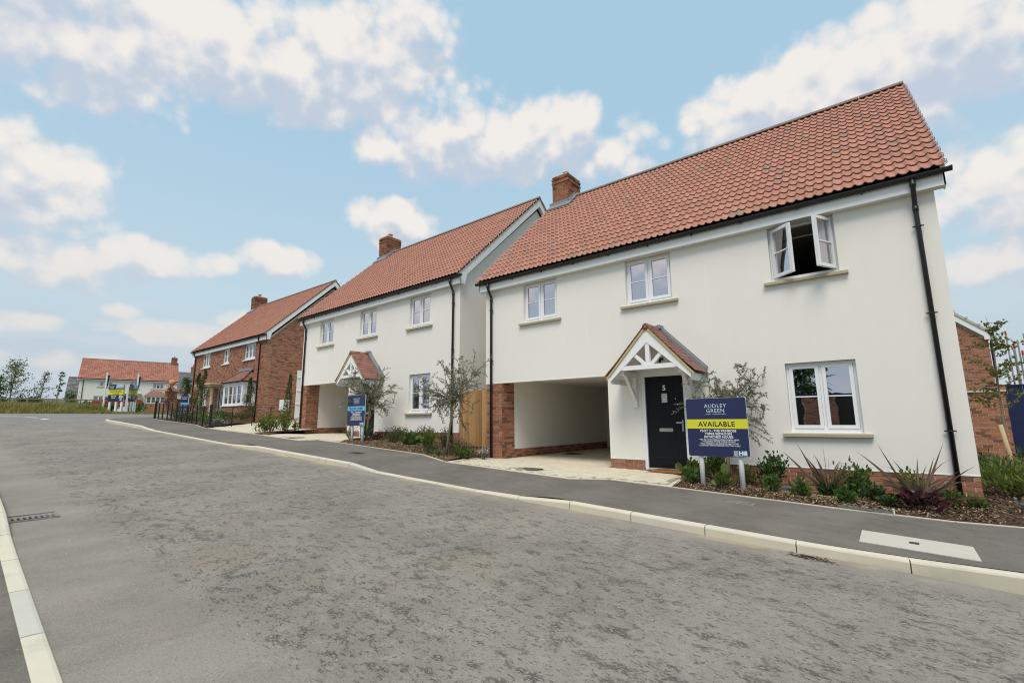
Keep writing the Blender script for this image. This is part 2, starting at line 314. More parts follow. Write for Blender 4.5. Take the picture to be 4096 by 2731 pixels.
def boxmesh(x, y, z, c=0.0):
    """box x by y by z (from 0), with chamfer c round the top"""
    if c <= 0:
        b = MB().box(0, x, 0, y, 0, z); return b.v, b.f
    v = [(0, 0, 0), (x, 0, 0), (x, y, 0), (0, y, 0), (0, 0, z - c), (x, 0, z - c), (x, y, z - c), (0, y, z - c), (c, c, z), (x - c, c, z), (x - c, y - c, z), (c, y - c, z)]
    f = [(0, 1, 5, 4), (1, 2, 6, 5), (2, 3, 7, 6), (3, 0, 4, 7), (4, 5, 9, 8), (5, 6, 10, 9), (6, 7, 11, 10), (7, 4, 8, 11), (8, 9, 10, 11)]
    return v, f
def T(x, y, z): return Matrix.Translation((x, y, z))
def frame(o, ex, ey, ez):
    return Matrix(((ex[0], ey[0], ez[0], o[0]), (ex[1], ey[1], ez[1], o[1]), (ex[2], ey[2], ez[2], o[2]), (0, 0, 0, 1)))
BFONT = None
def text(body, size, mx, mat, parent, name='lettering', off=0.0, align='CENTER', shear=0.0, spacing=1.0, xs=1.0):
    c = bpy.data.curves.new('t', 'FONT'); c.body = body; c.size = size; c.align_x = align; c.offset = off; c.shear = shear; c.space_character = spacing; c.resolution_u = 2; c.extrude = .0008
    o = bpy.data.objects.new('t', c); COL.objects.link(o); bpy.context.view_layer.update()
    me = bpy.data.meshes.new_from_object(o.evaluated_get(bpy.context.evaluated_depsgraph_get())); bpy.data.objects.remove(o)
    me.materials.clear(); q = link(name, me, mat, parent); q.matrix_local = mx @ Matrix.Diagonal((xs, 1, 1, 1)); return q

# ------------------------------------------------------------------ lie of the land (the street climbs away from the camera)
def zr(x):
    if x > 12: return -.97 - .02 * (min(x, 60) - 12)
    if x > -45: return -.40 - .0475 * x
    if x > -130: return 1.7375 + .0275 * (-45 - x)
    return 4.075 + .004 * (-130 - max(x, -400))
ZF = [(-60, zr(-60) + .13), (-30, zr(-30) + .13), (-25, .93), (-21.4, .52), (-15.7, .47), (-14, .44), (-11.3, .36), (-10.4, .10), (-10.03, .0), (-6.2, -.05), (-4.3, -.075), (-3.4, -.2), (-2, -.27), (0, -.26), (1, -.2), (2, -.15), (6, -.25), (60, -.6)]
def zfac(x): return float(np.interp(x, [p[0] for p in ZF], [p[1] for p in ZF]))
KP = [(-60, .11), (-25.3, .11), (-24.4, .022), (-15.95, .022), (-15.2, .105), (-10.05, .105), (-9.15, .022), (-5.77, .022), (-4.93, .105), (60, .11)]
def kup(x): return float(np.interp(x, [p[0] for p in KP], [p[1] for p in KP]))
BE = [(-60, -2.42), (-25.4, -2.42), (-23.6, -2.76), (-22.7, -2.9), (-19, -2.68), (-15.4, -2.70), (-15.37, -2.12), (-14.3, -2.06), (-10.3, -2.2), (-8.82, -2.79), (-5.65, -2.72), (-5.1, -2.2), (-3.98, -2.12), (-1.67, -2.05), (-.47, -1.9), (.3, -1.6), (1.5, -.9), (3, .3), (60, 20)]
def yback(x): return float(np.interp(x, [p[0] for p in BE], [p[1] for p in BE]))
def land(x, y):
    yb = min(yback(x), -1.2)
    if y < -4.25: return zr(x)
    if y < yb: t = (y + 4.25) / (yb + 4.25); return (zr(x) + kup(x)) * (1 - t) + (zr(x) + .13) * t
    t = min(1, (y - yb) / (0.05 - yb)); return (zr(x) + .13) * (1 - t) + zfac(x) * t
def sheet(name, mat, us, lo, hi, zf, n=8, swap=False, dz=0.0, skirt=0.0):
    """strip of quads between two edge curves; swap: us run along y"""
    V = []; Fq = []
    for u in us:
        a, b = lo(u), hi(u)
        for k in range(n + 1):
            c = a + (b - a) * k / n
            x, y = (c, u) if swap else (u, c)
            V.append((x, y, zf(x, y) + dz))
    for i in range(len(us) - 1):
        for k in range(n): a = i * (n + 1) + k; Fq.append((a, a + n + 1, a + n + 2, a + 1) if not swap else (a, a + 1, a + n + 2, a + n + 1))
    return np_mesh(name, np.array(V), np.array(Fq), np.full(len(V), .5), mat, None, True)
def lsp(a, b, d): return list(np.linspace(a, b, max(2, int(abs(b - a) / d) + 1)))

# terrain
xs = [-1200, -800, -500, -400, -300, -220, -170, -140] + lsp(-125, -50, 6) + lsp(-47, -24, 1.5) + lsp(-23, 6, .5) + [8, 10, 12, 16, 22, 30, 45, 70, 120, 250, 600, 1200]
ys = [-1200, -500, -250, -120, -70, -40, -25, -16, -12, -10.5, -9.6, -9, -7, -5] + lsp(-4.3, .4, .28) + [1, 2, 4, 6, 8, 10, 13, 17, 22, 30, 45, 70, 120, 250, 500, 1200]
V = [(x, y, (zr(x) - .12 if y < -4 else land(x, y) - .14) + (0 if x > -140 else 0)) for x in xs for y in ys]
n = len(ys); Fq = np.array([(i * n + k, (i + 1) * n + k, (i + 1) * n + k + 1, i * n + k + 1) for i in range(len(xs) - 1) for k in range(n - 1)])
tag(np_mesh('ground', np.array(V), Fq, np.full(len(V), .5), 'field', None, True), 'rough grassy ground beyond the roads and plots', kind='structure')

# asphalt
def asphalt(name, base, dusty, pits, edges=None):
    m = bpy.data.materials.new(name); m.use_nodes = True; t = m.node_tree; b = t.nodes['Principled BSDF']
    pos = N(t, 'ShaderNodeNewGeometry').outputs['Position']
    def noise(sc, det=5.0, ro=.6, st=None, w=None):
        v = pos
        if st: mp = N(t, 'ShaderNodeMapping'); mp.inputs[3].default_value = st; mp.inputs[2].default_value = (0, 0, .35); t.links.new(pos, mp.inputs[0]); v = mp.outputs[0]
        n = N(t, 'ShaderNodeTexNoise', inp={2: sc, 3: det, 4: ro}); t.links.new(v, n.inputs[0]); return n.outputs[0]
    c = mixc(t, smooth(t, noise(1.1, 6, .62, (1, .7, 1)), .32, .66), base, dusty)
    c = mixc(t, math_(t, 'MULTIPLY', smooth(t, noise(.55, 5, .6), .52, .72), .55), c, (dusty[0] * 1.15, dusty[1] * 1.11, dusty[2] * .98))
    c = mixc(t, math_(t, 'MULTIPLY', smooth(t, noise(3.3, 5, .65, (1, .6, 1)), .56, .75), .5), c, (base[0] * .72, base[1] * .72, base[2] * .74))
    # scattered fine stones
    fine = noise(190, 3, .7); c = mixc(t, math_(t, 'MULTIPLY', smooth(t, fine, .58, .72), .35), c, (.36, .34, .31)); c = mixc(t, math_(t, 'MULTIPLY', smooth(t, fine, .42, .30), .35), c, (.07, .067, .063))
    k = None; hgt = math_(t, 'MULTIPLY', fine, .25)
    gr = noise(82, 3, .7); c = mixc(t, math_(t, 'MULTIPLY', smooth(t, gr, .50, .66), .42), c, (base[0] * .58, base[1] * .57, base[2] * .56)); c = mixc(t, math_(t, 'MULTIPLY', smooth(t, gr, .47, .33), .40), c, (dusty[0] * 1.32, dusty[1] * 1.32, dusty[2] * 1.32))
    if not pits:
        sc_ = noise(5.5, 6, .7, (.5, 1.3, 1)); c = mixc(t, math_(t, 'MULTIPLY', smooth(t, sc_, .50, .70), .45), c, (base[0] * .72, base[1] * .71, base[2] * .70)); c = mixc(t, math_(t, 'MULTIPLY', smooth(t, sc_, .45, .28), .40), c, (dusty[0] * 1.28, dusty[1] * 1.27, dusty[2] * 1.25)); c = mixc(t, math_(t, 'MULTIPLY', smooth(t, noise(34, 3, .6), .66, .74), .5), c, (.36, .34, .31)); hgt = math_(t, 'ADD', hgt, math_(t, 'MULTIPLY', noise(70, 3, .6), .5))
    if pits:
        sepx = N(t, 'ShaderNodeSeparateXYZ'); t.links.new(pos, sepx.inputs[0])
        inside = math_(t, 'MULTIPLY', smooth(t, math_(t, 'ADD', sepx.outputs[1], math_(t, 'MULTIPLY', noise(1.5), .35)), -8.85, -8.45), smooth(t, math_(t, 'ADD', sepx.outputs[1], math_(t, 'MULTIPLY', noise(2.1), .3)), -4.35, -4.75))
        area = math_(t, 'MULTIPLY', math_(t, 'MULTIPLY_ADD', smooth(t, noise(1.9, 5, .65, (1, .75, 1)), .36, .64), .65, .35), inside)
        clus = smooth(t, math_(t, 'ADD', noise(8.5, 5, .66, (.75, 1.15, 1)), math_(t, 'MULTIPLY', area, .10)), .585, .74)
        ragged = noise(58, 5, .72, (.7, 1.25, 1)); k = math_(t, 'MULTIPLY', math_(t, 'MULTIPLY', smooth(t, ragged, .47, .60), clus), inside)
        k2 = math_(t, 'MULTIPLY', math_(t, 'MULTIPLY', smooth(t, noise(33, 5, .74, (.7, 1.2, 1)), .58, .67), inside), .85); k = math_(t, 'MAXIMUM', k, k2)
        c = mixc(t, math_(t, 'MULTIPLY', k, .50), c, (.075, .065, .056))
        mot = noise(7.5, 5, .7, (.7, 1.1, 1)); c = mixc(t, math_(t, 'MULTIPLY', math_(t, 'MULTIPLY', smooth(t, mot, .52, .70), inside), .24), c, (.13, .118, .104)); c = mixc(t, math_(t, 'MULTIPLY', math_(t, 'MULTIPLY', smooth(t, mot, .46, .32), inside), .35), c, (.37, .34, .295))
        rim = math_(t, 'MULTIPLY', math_(t, 'MULTIPLY', smooth(t, ragged, .46, .36), clus), inside)
        c = mixc(t, math_(t, 'MULTIPLY', rim, .35), c, (.44, .41, .36))
        hgt = math_(t, 'ADD', hgt, math_(t, 'MULTIPLY', k, -1.6)); hgt = math_(t, 'ADD', hgt, math_(t, 'MULTIPLY', math_(t, 'MULTIPLY', noise(30, 4, .72), inside), 1.3))
        # tan dirt drifting by the kerb
        sand = math_(t, 'MULTIPLY', smooth(t, math_(t, 'ADD', sepx.outputs[1], math_(t, 'MULTIPLY_ADD', noise(3.0, 5, .7), .26, -.13)), -4.58, -4.44), smooth(t, noise(1.3, 3, .6), .44, .60)); c = mixc(t, math_(t, 'MULTIPLY', sand, .6), c, (.44, .35, .22))
        c = mixc(t, math_(t, 'MULTIPLY', smooth(t, noise(.8, 5, .6), .56, .70), .5), c, (.27, .225, .165))
    t.links.new(c, b.inputs['Base Color']); b.inputs['Roughness'].default_value = .85; b.inputs['Specular IOR Level'].default_value = .25
    bp = N(t, 'ShaderNodeBump', inp={0: .8 if pits else .5, 1: .012 if pits else .004}); t.links.new(hgt, bp.inputs['Height']); t.links.new(bp.outputs[0], b.inputs['Normal'])
    MATS[name] = m
asphalt('road_mat', (.218, .194, .169), (.290, .260, .226), True)
asphalt('cross_mat', (.19, .182, .172), (.24, .23, .218), False)
asphalt('path_mat', (.128, .113, .098), (.178, .158, .137), False)
zroad = lambda x, y: zr(x) + .02 * max(0, 1 - ((y + 6.9) / 2.6) ** 2) * (1 if x > -30 else max(0, (x + 36) / 6))
ykl = lambda x: float(np.interp(x, [-29, -10.3, -7.5, -4.28, 6, 14], [-9.15, -9.42, -9.51, -9.605, -9.85, -10.0]))
tag(sheet('road', 'road_mat', lsp(-31.6, 14, .6), lambda x: ykl(x) - .03, lambda x: -4.33, zroad, 16), 'dusty grey estate road climbing to the junction', kind='structure')
def bell_hi(x): return -4.33 if x > -31.5 else (-4.33 + max(0, (-31.5 - x)) ** 2 * .28)
def bell_lo(x): return -9.52 - (max(0, -30.5 - x)) ** 2 * .3
tag(sheet('junction_road', 'cross_mat', lsp(-31.6, -35.5, .4), bell_lo, bell_hi, lambda x, y: zr(x), 8), 'grey junction mouth where the estate road meets the crossing road', kind='structure')
tag(sheet('crossing_road', 'cross_mat', lsp(-70, 70, 3), lambda y: -43.2, lambda y: -35.5, lambda x, y: zr(x), 6, swap=True), 'grey crossing road with dashed white lines', kind='structure')
def fw_hi(x): return yback(x)
tag(sheet('footway', 'path_mat', sorted(set(lsp(-31.4, 2.2, .3) + [p[0] for p in BE if -31 < p[0] < 2])), lambda x: float(np.interp(x, [-1.6, -.9, -.23, .9, 2.5], [-4.25, -4.16, -4.01, -3.77, -3.4])), fw_hi, lambda x, y: land(x, y), 8, dz=.004), 'smooth grey footway in front of the houses', kind='structure')
# footway corner at the junction
tag(sheet('footway_corner', 'path_mat', lsp(-35.4, -31.4, .4), lambda x: bell_hi(x) + .1, lambda x: 5.0, lambda x, y: zr(x) + .115, 10, dz=.004), 'grey footway corner turning at the junction', kind='structure')
tag(sheet('footway_near', 'path_mat', lsp(-30, 14, 1), lambda x: -12.8, lambda x: ykl(x) - .10, lambda x, y: zr(x) + .02 + .09 * float(np.interp(x, [-8.2, -7.3], [1, 0])), 6, dz=-.004), 'dark grey footway on the near side of the road', kind='structure')
# road markings on the crossing road
mk = tag(bpy.data.objects.new('road_marking', None), 'white dashed centre line and give way marks on the crossing road', kind='structure'); COL.objects.link(mk)
for i in range(14):
    y0 = -9.0 + i * 1.35; MB().box(-39.5, -39.28, y0, y0 + .85, zr(-39.4) - .02, zr(-39.4) + .006).build('dash', 'white_line', mk)
b = MB(); zz = zr(-38.4) + .006
b.add([(-38.1, -8.6, zr(-38.1) + .006), (-38.4, -8.6, zz), (-38.4, -6.7, zz), (-38.1, -6.6, zr(-38.1) + .006)], [(0, 1, 2, 3)]); b.build('give_way_bar', 'white_line', mk)
b = MB(); b.add([(-38.1, -6.6, zr(-38.1) + .007), (-38.4, -6.7, zr(-38.4) + .007), (-36.2, -6.35, zr(-36.2) + .007), (-36.2, -6.15, zr(-36.2) + .007)], [(0, 1, 2, 3)]); b.build('give_way_turn', 'white_line', mk)
b = MB(); b.add([(-35.2, -6.3, zr(-35.2) + .007), (-35.2, -6.05, zr(-35.2) + .007), (-34.3, -6.0, zr(-34.3) + .007), (-34.3, -6.25, zr(-34.3) + .007)], [(0, 1, 2, 3)]); b.build('give_way_dash', 'white_line', mk)

# kerb stones
def kerb_run(parent, path, up, width=.125, side=1, name='kerb_stone', depth=.12):
    """stones laid along path (x, y) points; up(x) height over the road; side +1: footway lies to the left of travel"""
    P = [Vector((x, y)) for x, y in path]; Ls = [0]
    for a, b_ in zip(P, P[1:]): Ls.append(Ls[-1] + (b_ - a).length)
    def at(s):
        i = max(0, min(len(P) - 2, int(np.searchsorted(Ls, s)) - 1)); u = (s - Ls[i]) / (Ls[i + 1] - Ls[i]); return P[i].lerp(P[i + 1], u)
    k = 0; s = 0
    while s < Ls[-1] - .05:
        e = min(s + .908, Ls[-1]); a = at(s); c = at(e - .0045); d = (c - a).normalized(); nrm = Vector((-d.y, d.x)) * side
        bb = MB(); vs = []
        for q in (a, c):
            zb, zt = zr(q.x) - depth, zr(q.x) + up(q.x)
            ch = min(.022, .6 * up(q.x)) + .003
            for off, z in ((0, zb), (0.004, zt - ch), (.006 + ch * .35, zt - ch * .3), (.02 + ch * .6, zt), (width, zt), (width, zb)): vs.append((q.x + nrm.x * off, q.y + nrm.y * off, z))
        bb.add(vs, [(i, (i + 1) % 6, 6 + (i + 1) % 6, 6 + i) for i in range(6)] + [(0, 1, 2, 3, 4, 5), (11, 10, 9, 8, 7, 6)], random.random()); bb.build(name, 'kerb', parent)
        s += .915; k += 1
kr = tag(bpy.data.objects.new('kerb', None), 'pale concrete kerb along the footway by the houses, dropped at each drive', kind='structure'); COL.objects.link(kr)
kerb_run(kr, [(8.8, -1.9), (5, -2.8), (2.5, -3.5), (.9, -3.88), (-.23, -4.12), (-.9, -4.27), (-1.6, -4.36), (-31.5, -4.36)] + [(x, bell_hi(x) - .03) for x in lsp(-32, -35.4, .35)] + [(-35.5, 0), (-35.5, 9)], kup, side=-1)
kl = tag(bpy.data.objects.new('kerb', None), 'pale concrete kerb along the near footway at the left edge', kind='structure'); COL.objects.link(kl)
kerb_run(kl, [(x, ykl(x)) for x in (6, -4.28, -7.5, -10.3, -29)], lambda x: float(np.interp(x, [-8.35, -7.45], [.10, .022])), width=.112, side=1)
# thin pale edging at the back of the footway
ed = tag(bpy.data.objects.new('edging', None), 'thin pale concrete edging behind the footway', kind='structure'); COL.objects.link(ed)
pts = [p for p in BE if -24 <= p[0] <= 3.5]; pts = [(-31.5, -2.42), (-25.4, -2.42)] + pts
for (x0, y0), (x1, y1) in zip(pts, pts[1:]):
    L = math.hypot(x1 - x0, y1 - y0); k = max(1, int(round(L / .91)))
    for i in range(k):
        a = (x0 + (x1 - x0) * i / k, y0 + (y1 - y0) * i / k); c = (x0 + (x1 - x0) * (i + .99) / k, y0 + (y1 - y0) * (i + .99) / k); d = Vector((c[0] - a[0], c[1] - a[1])).normalized(); nx, ny = -d.y * .05, d.x * .05
        za, zc = zr(a[0]) + .13 + .014, zr(c[0]) + .13 + .014
        MB().add([(a[0], a[1], za - .15), (c[0], c[1], zc - .15), (c[0] + nx, c[1] + ny, zc - .15), (a[0] + nx, a[1] + ny, za - .15), (a[0], a[1], za), (c[0], c[1], zc), (c[0] + nx, c[1] + ny, zc), (a[0] + nx, a[1] + ny, za)],
                 [(0, 1, 5, 4), (1, 2, 6, 5), (2, 3, 7, 6), (3, 0, 4, 7), (4, 5, 6, 7)], random.random()).build('edging_stone', 'kerb', ed)

# ------------------------------------------------------------------ walls, bricks, tiles, windows
def wall_rects(xs0, xs1, z0, z1, holes):
    """split a rectangle with rectangular holes into boxes"""
    zs = sorted({z0, z1} | {h[2] for h in holes if z0 < h[2] < z1} | {h[3] for h in holes if z0 < h[3] < z1}); out = []
    for a, b in zip(zs, zs[1:]):
        cuts = sorted((max(h[0], xs0), min(h[1], xs1)) for h in holes if h[2] <= a + 1e-6 and h[3] >= b - 1e-6); x = xs0
        for c0, c1 in cuts:
            if c0 > x + 1e-6: out.append((x, c0, a, b))
            x = max(x, c1)
        if x < xs1 - 1e-6: out.append((x, xs1, a, b))
    return out
BRK = {}
def bricks(u0, u1, z0, z1, holes=(), mx=Matrix.Identity(4), phase=0, gable=None, out=None, bias=0.0):
    """stretcher bond on a plane: local u along x, z up, face towards -y; mx maps to the parent"""
    out = [] if out is None else out; k = 0; z = z0
    while z < z1 - .02:
        h = min(.065, z1 - z); x = u0 - (.1125 if (k + phase) % 2 else 0)
        while x < u1:
            a, b = max(x, u0), min(x + .215, u1); segs = [(a, b)]
            for hx0, hx1, hz0, hz1 in holes:
                if z + h > hz0 + .005 and z < hz1 - .005:
                    ns = []
                    for s0, s1 in segs:
                        if hx1 <= s0 or hx0 >= s1: ns.append((s0, s1)); continue
                        if hx0 - s0 > .03: ns.append((s0, hx0))
                        if s1 - hx1 > .03: ns.append((hx1, s1))
                    segs = ns
            for s0, s1 in segs:
                if gable:
                    lo, hi = gable(z + h); s0, s1 = max(s0, lo), min(s1, hi)
                w_ = round(s1 - s0, 2)
                if w_ < .04: continue
                key = (w_, round(h, 3))
                if key not in BRK: BRK[key] = boxmesh(w_, .03, h)
                r = random.random(); r = r * .9 + .1 if r > .16 else r * .8
                out.append((key, mx @ T(s0, -.0035 - random.random() * .002, z), r))
            x += .225
        z += .075; k += 1
    return out
def tile_proto(w_, L, amp, seg=8, lift=.030, th=.017):
    v = []; f = []
    for s, nn in ((0, lift), (L, 0)):
        for i in range(seg + 1):
            a = 2 * math.pi * i / seg; v.append((-.006 + (w_ + .012) * i / seg, s, nn + amp * (math.cos(a) * .8 + .22 * math.cos(2 * a) + .15 * math.sin(a))))
    n = seg + 1
    for i in range(n): x, s, q = v[i]; v.append((x, s + .004, q - th))
    for i in range(seg): f.append((i, i + 1, n + i + 1, n + i)); f.append((2 * n + i, 2 * n + i + 1, i + 1, i))
    return v, f
def roof_slope(parent, xa, xb, ye, ze, yr, zrg, gauge=.325, wave=.15, limit=300, world=None, back=False, seg=8, mat='pantile'):
    sl = math.hypot(yr - ye, zrg - ze); sy, sz = (yr - ye) / sl, (zrg - ze) / sl
    ex = (1, 0, 0) if not back else (-1, 0, 0); es = (0, sy, sz); en = (0, -sz, sy) if not back else (0, sz * 1, -sy)
    if back: en = (0, sz, abs(sy))
    rows = int(round(sl / gauge)); gg = sl / rows; cols = int(round((xb - xa) / wave)); ww = (xb - xa) / cols
    key = ('pan', round(ww, 4), round(gg, 4), seg)
    pr = {key: tile_proto(ww, gg + .045, .024 if wave < .2 else .03, seg)}
    lst = []
    for r_ in range(rows):
        for c in range(cols):
            x0 = xa + ww * c if not back else xb - ww * c; s = gg * r_ - .03; q = random.random(); q = .12 + q * .88 if q > .035 else q * 2.5
            lst.append((key, frame((x0, ye + sy * s, ze + sz * s), ex, es, en), q))
    pieces('roof_tile', lst, pr, mat, parent, limit, 'roof_tiles', world=world); return rows, gg, (sy, sz)
def window(parent, x0, x1, z0, z1, y, lights=2, bar=True, opened=None, far=False, name='window', bars=1, mx=None, proud=.0, sash_w=.062):
    """casement window > frame is the part; sashes, panes, bars are its pieces"""
    loc = MB(); fw = .045; W = x1 - x0; H = z1 - z0
    loc.box(0, W, 0, .07, 0, fw); loc.box(0, W, 0, .07, H - fw, H); loc.box(0, fw, .001, .069, fw, H - fw); loc.box(W - fw, W, .001, .069, fw, H - fw)
    lw = (W - 2 * fw) / lights
    for i in range(1, lights if not opened else 1): loc.box(fw + lw * i - .022, fw + lw * i + .022, .002, .068, fw, H - fw)
    loc.box(-.01, W + .01, -.03, .04, -.028, -.002)
    fr = loc.build(name, 'white', parent); fr.matrix_local = mx or T(x0, y, z0)
    for i in range(lights):
        a = fw + lw * i + (.0 if i == 0 else .022); c = fw + lw * (i + 1) - (.0 if i == lights - 1 else .022); sw = c - a; sh = H - 2 * fw
        s = MB(); q = sash_w
        s.box(.003, sw - .003, -.016, .04, .003, q); s.box(.003, sw - .003, -.016, .04, sh - q, sh - .003); s.box(.003, q, -.0155, .0395, q, sh - q); s.box(sw - q, sw - .003, -.0155, .0395, q, sh - q)
        if bar:
            for j in range(bars): zc = sh * (j + 1) / (bars + 1); s.box(q, sw - q, -.010, .030, zc - .011, zc + .011)
        ang = (opened or {}).get(i, 0)
        if ang:
            hinge = a if i == 0 else c; m2 = T(hinge, -.02, fw) @ Matrix.Rotation(R(ang), 4, 'Z') @ T(0 if i == 0 else -sw, 0, 0)
        else: m2 = T(a, 0, fw)
        so_ = s.build('sash', 'white', fr); so_.matrix_local = m2
        zs_ = [q] + [sh * (j + 1) / (bars + 1) for j in range(bars)] * (1 if bar else 0) + [sh - q]
        for za, zb in zip(zs_, zs_[1:]):
            p = MB().add([(q, .012, za), (sw - q, .012, za), (sw - q, .012, zb), (q, .012, zb)], [(0, 1, 2, 3)]); po = p.build('pane', 'glass_far' if far else 'glass', fr); po.matrix_local = m2
    return fr
def sill2(parent, x0, x1, z, y=0.0, d=.075, h=.07, mat='sill'):
    xm = (x0 + x1) / 2
    for a, c in ((x0, xm - .002), (xm + .002, x1)):
        MB().prism([(y - d, z - h), (y - d, z - .02), (y - d + .012, z - .012), (y + .09, z), (y + .09, z - h)], a, c, axis='x').build('sill', mat, parent)
def downpipe(parent, x, yg, zg, zb, yw=-.055, clips=(1.1, 2.9, 4.2), r=.036):
    o = MB().tube([(x, yg, zg), (x, yg, zg - .10), (x, yg + .01, zg - .16), (x, yw - .012, zg - .38), (x, yw, zg - .45), (x, yw, zb)], r, 12).build('downpipe', 'black_plastic', parent, True)
    MB().tube([(x, yg, zg - .13), (x, yg, zg - .05)], r * 1.25, 12).build('pipe_collar', 'black_plastic', o, True); MB().tube([(x, yw, zg - .52), (x, yw, zg - .42)], r * 1.2, 12).build('pipe_collar', 'black_plastic', o, True)
    for z in clips:
        MB().tube([(x, yw, z - .012), (x, yw, z + .012)], r * 1.3, 12).box(x - .075, x + .075, yw - .006, yw + .012, z - .009, z + .009).box(x - .03, x + .03, yw, .0, z - .008, z + .008).build('pipe_clip', 'black_plastic', o)
def gutter(parent, xa, xb, y, z, r=.06, step=1.0):
    prof = [(math.cos(a) * r, math.sin(a) * r * 1.05) for a in np.linspace(math.pi, 2 * math.pi, 9)]
    poly = [(y + p, z + q) for p, q in prof] + [(y + p * .9, z + q * .9 + .004) for p, q in reversed(prof)]
    o = MB().prism(poly, xa, xb, axis='x').build('gutter', 'black_plastic', parent, False)
    for x in (xa, xb - .03): MB().prism([(y + p * 1.1, z + .006 + q * 1.1) for p, q in prof], x - .004, x + .034, axis='x').build('gutter_end', 'black_plastic', o)
    x = xa + .35
    while x < xb - .2:
        MB().prism([(y + p * 1.07, z + q * 1.07) for p, q in prof] + [(y + p * .98, z + q * .98) for p, q in reversed(prof)], x - .014, x + .014, axis='x').box(x - .013, x + .013, y - .01, y + .075, z - .085, z - .06).build('gutter_bracket', 'black_plastic', o); x += step
    return o
def ridge(parent, xa, xb, y, z, step=.457, mat='ridge_tile', r=.105):
    b = MB(); n = max(1, int(round((xb - xa) / step))); d = (xb - xa) / n
    prof = [(math.cos(a) * r, math.sin(a) * r * .92) for a in np.linspace(-.1, math.pi + .1, 10)]
    pr = MB().prism([(p, q) for p, q in prof], 0, d - .008, axis='x'); P = {0: (pr.v, pr.f)}
    pieces('ridge_tile', [(0, T(xa + d * i, y, z + random.uniform(-.002, .003)), .5) for i in range(n)], P, mat, parent)
def chimney(parent, x0, x1, y0, y1, zb, zt, roofy, mat='brick_stack', pot=True, world=None, limit=300):
    c = MB().box(x0 + .006, x1 - .006, y0 + .006, y1 - .006, zb, zt - .01).build('chimney', 'mortar', parent)
    lst = []
    for (u0, u1, m_) in ((x0, x1, T(0, y0, 0)), (y0, y1, frame((x1, 0, 0), (0, 1, 0), (-1, 0, 0), (0, 0, 1)))):
        bricks(u0, u1, zb, zt, mx=m_ @ T(0, .0, 0), phase=int(u0 == y0 and u1 == y1), out=lst)
    n = int((zt - zb) / .075) + 1
    for cc in (n - 3, n - 5):   # oversailing courses
        z = zb + cc * .075
        for (u0, u1, m_) in ((x0 - .025, x1 + .025, T(0, y0 - .022, 0)), (y0 - .025, y1 + .025, frame((x1 + .022, 0, 0), (0, 1, 0), (-1, 0, 0), (0, 0, 1)))):
            bricks(u0, u1, z, z + .066, mx=m_, phase=1, out=lst)
    lst += [q for q in bricks(-x1, -x0, zb, zt, mx=frame((0, y1, 0), (-1, 0, 0), (0, -1, 0), (0, 0, 1)), out=[])]
    lst += [q for q in bricks(-y1, -y0, zb, zt, mx=frame((x0, 0, 0), (0, -1, 0), (1, 0, 0), (0, 0, 1)), out=[])]
    pieces('brick', lst, BRK, mat, c, limit, 'brickwork', world=world)
    if pot:
        xc, yc = (x0 + x1) / 2, (y0 + y1) / 2
        MB().lathe([(.13, 0), (.115, .05), (.108, .25), (.122, .27), (.122, .30), (.112, .305), (.095, .30), (.09, .1)], (xc, yc, zt - .02), 18).build('chimney_pot', 'terracotta', c, True)
        MB().box(x0 + .02, x1 - .02, y0 + .02, y1 - .02, zt - .012, zt + .03).build('flaunching', 'mortar', c)
    return c

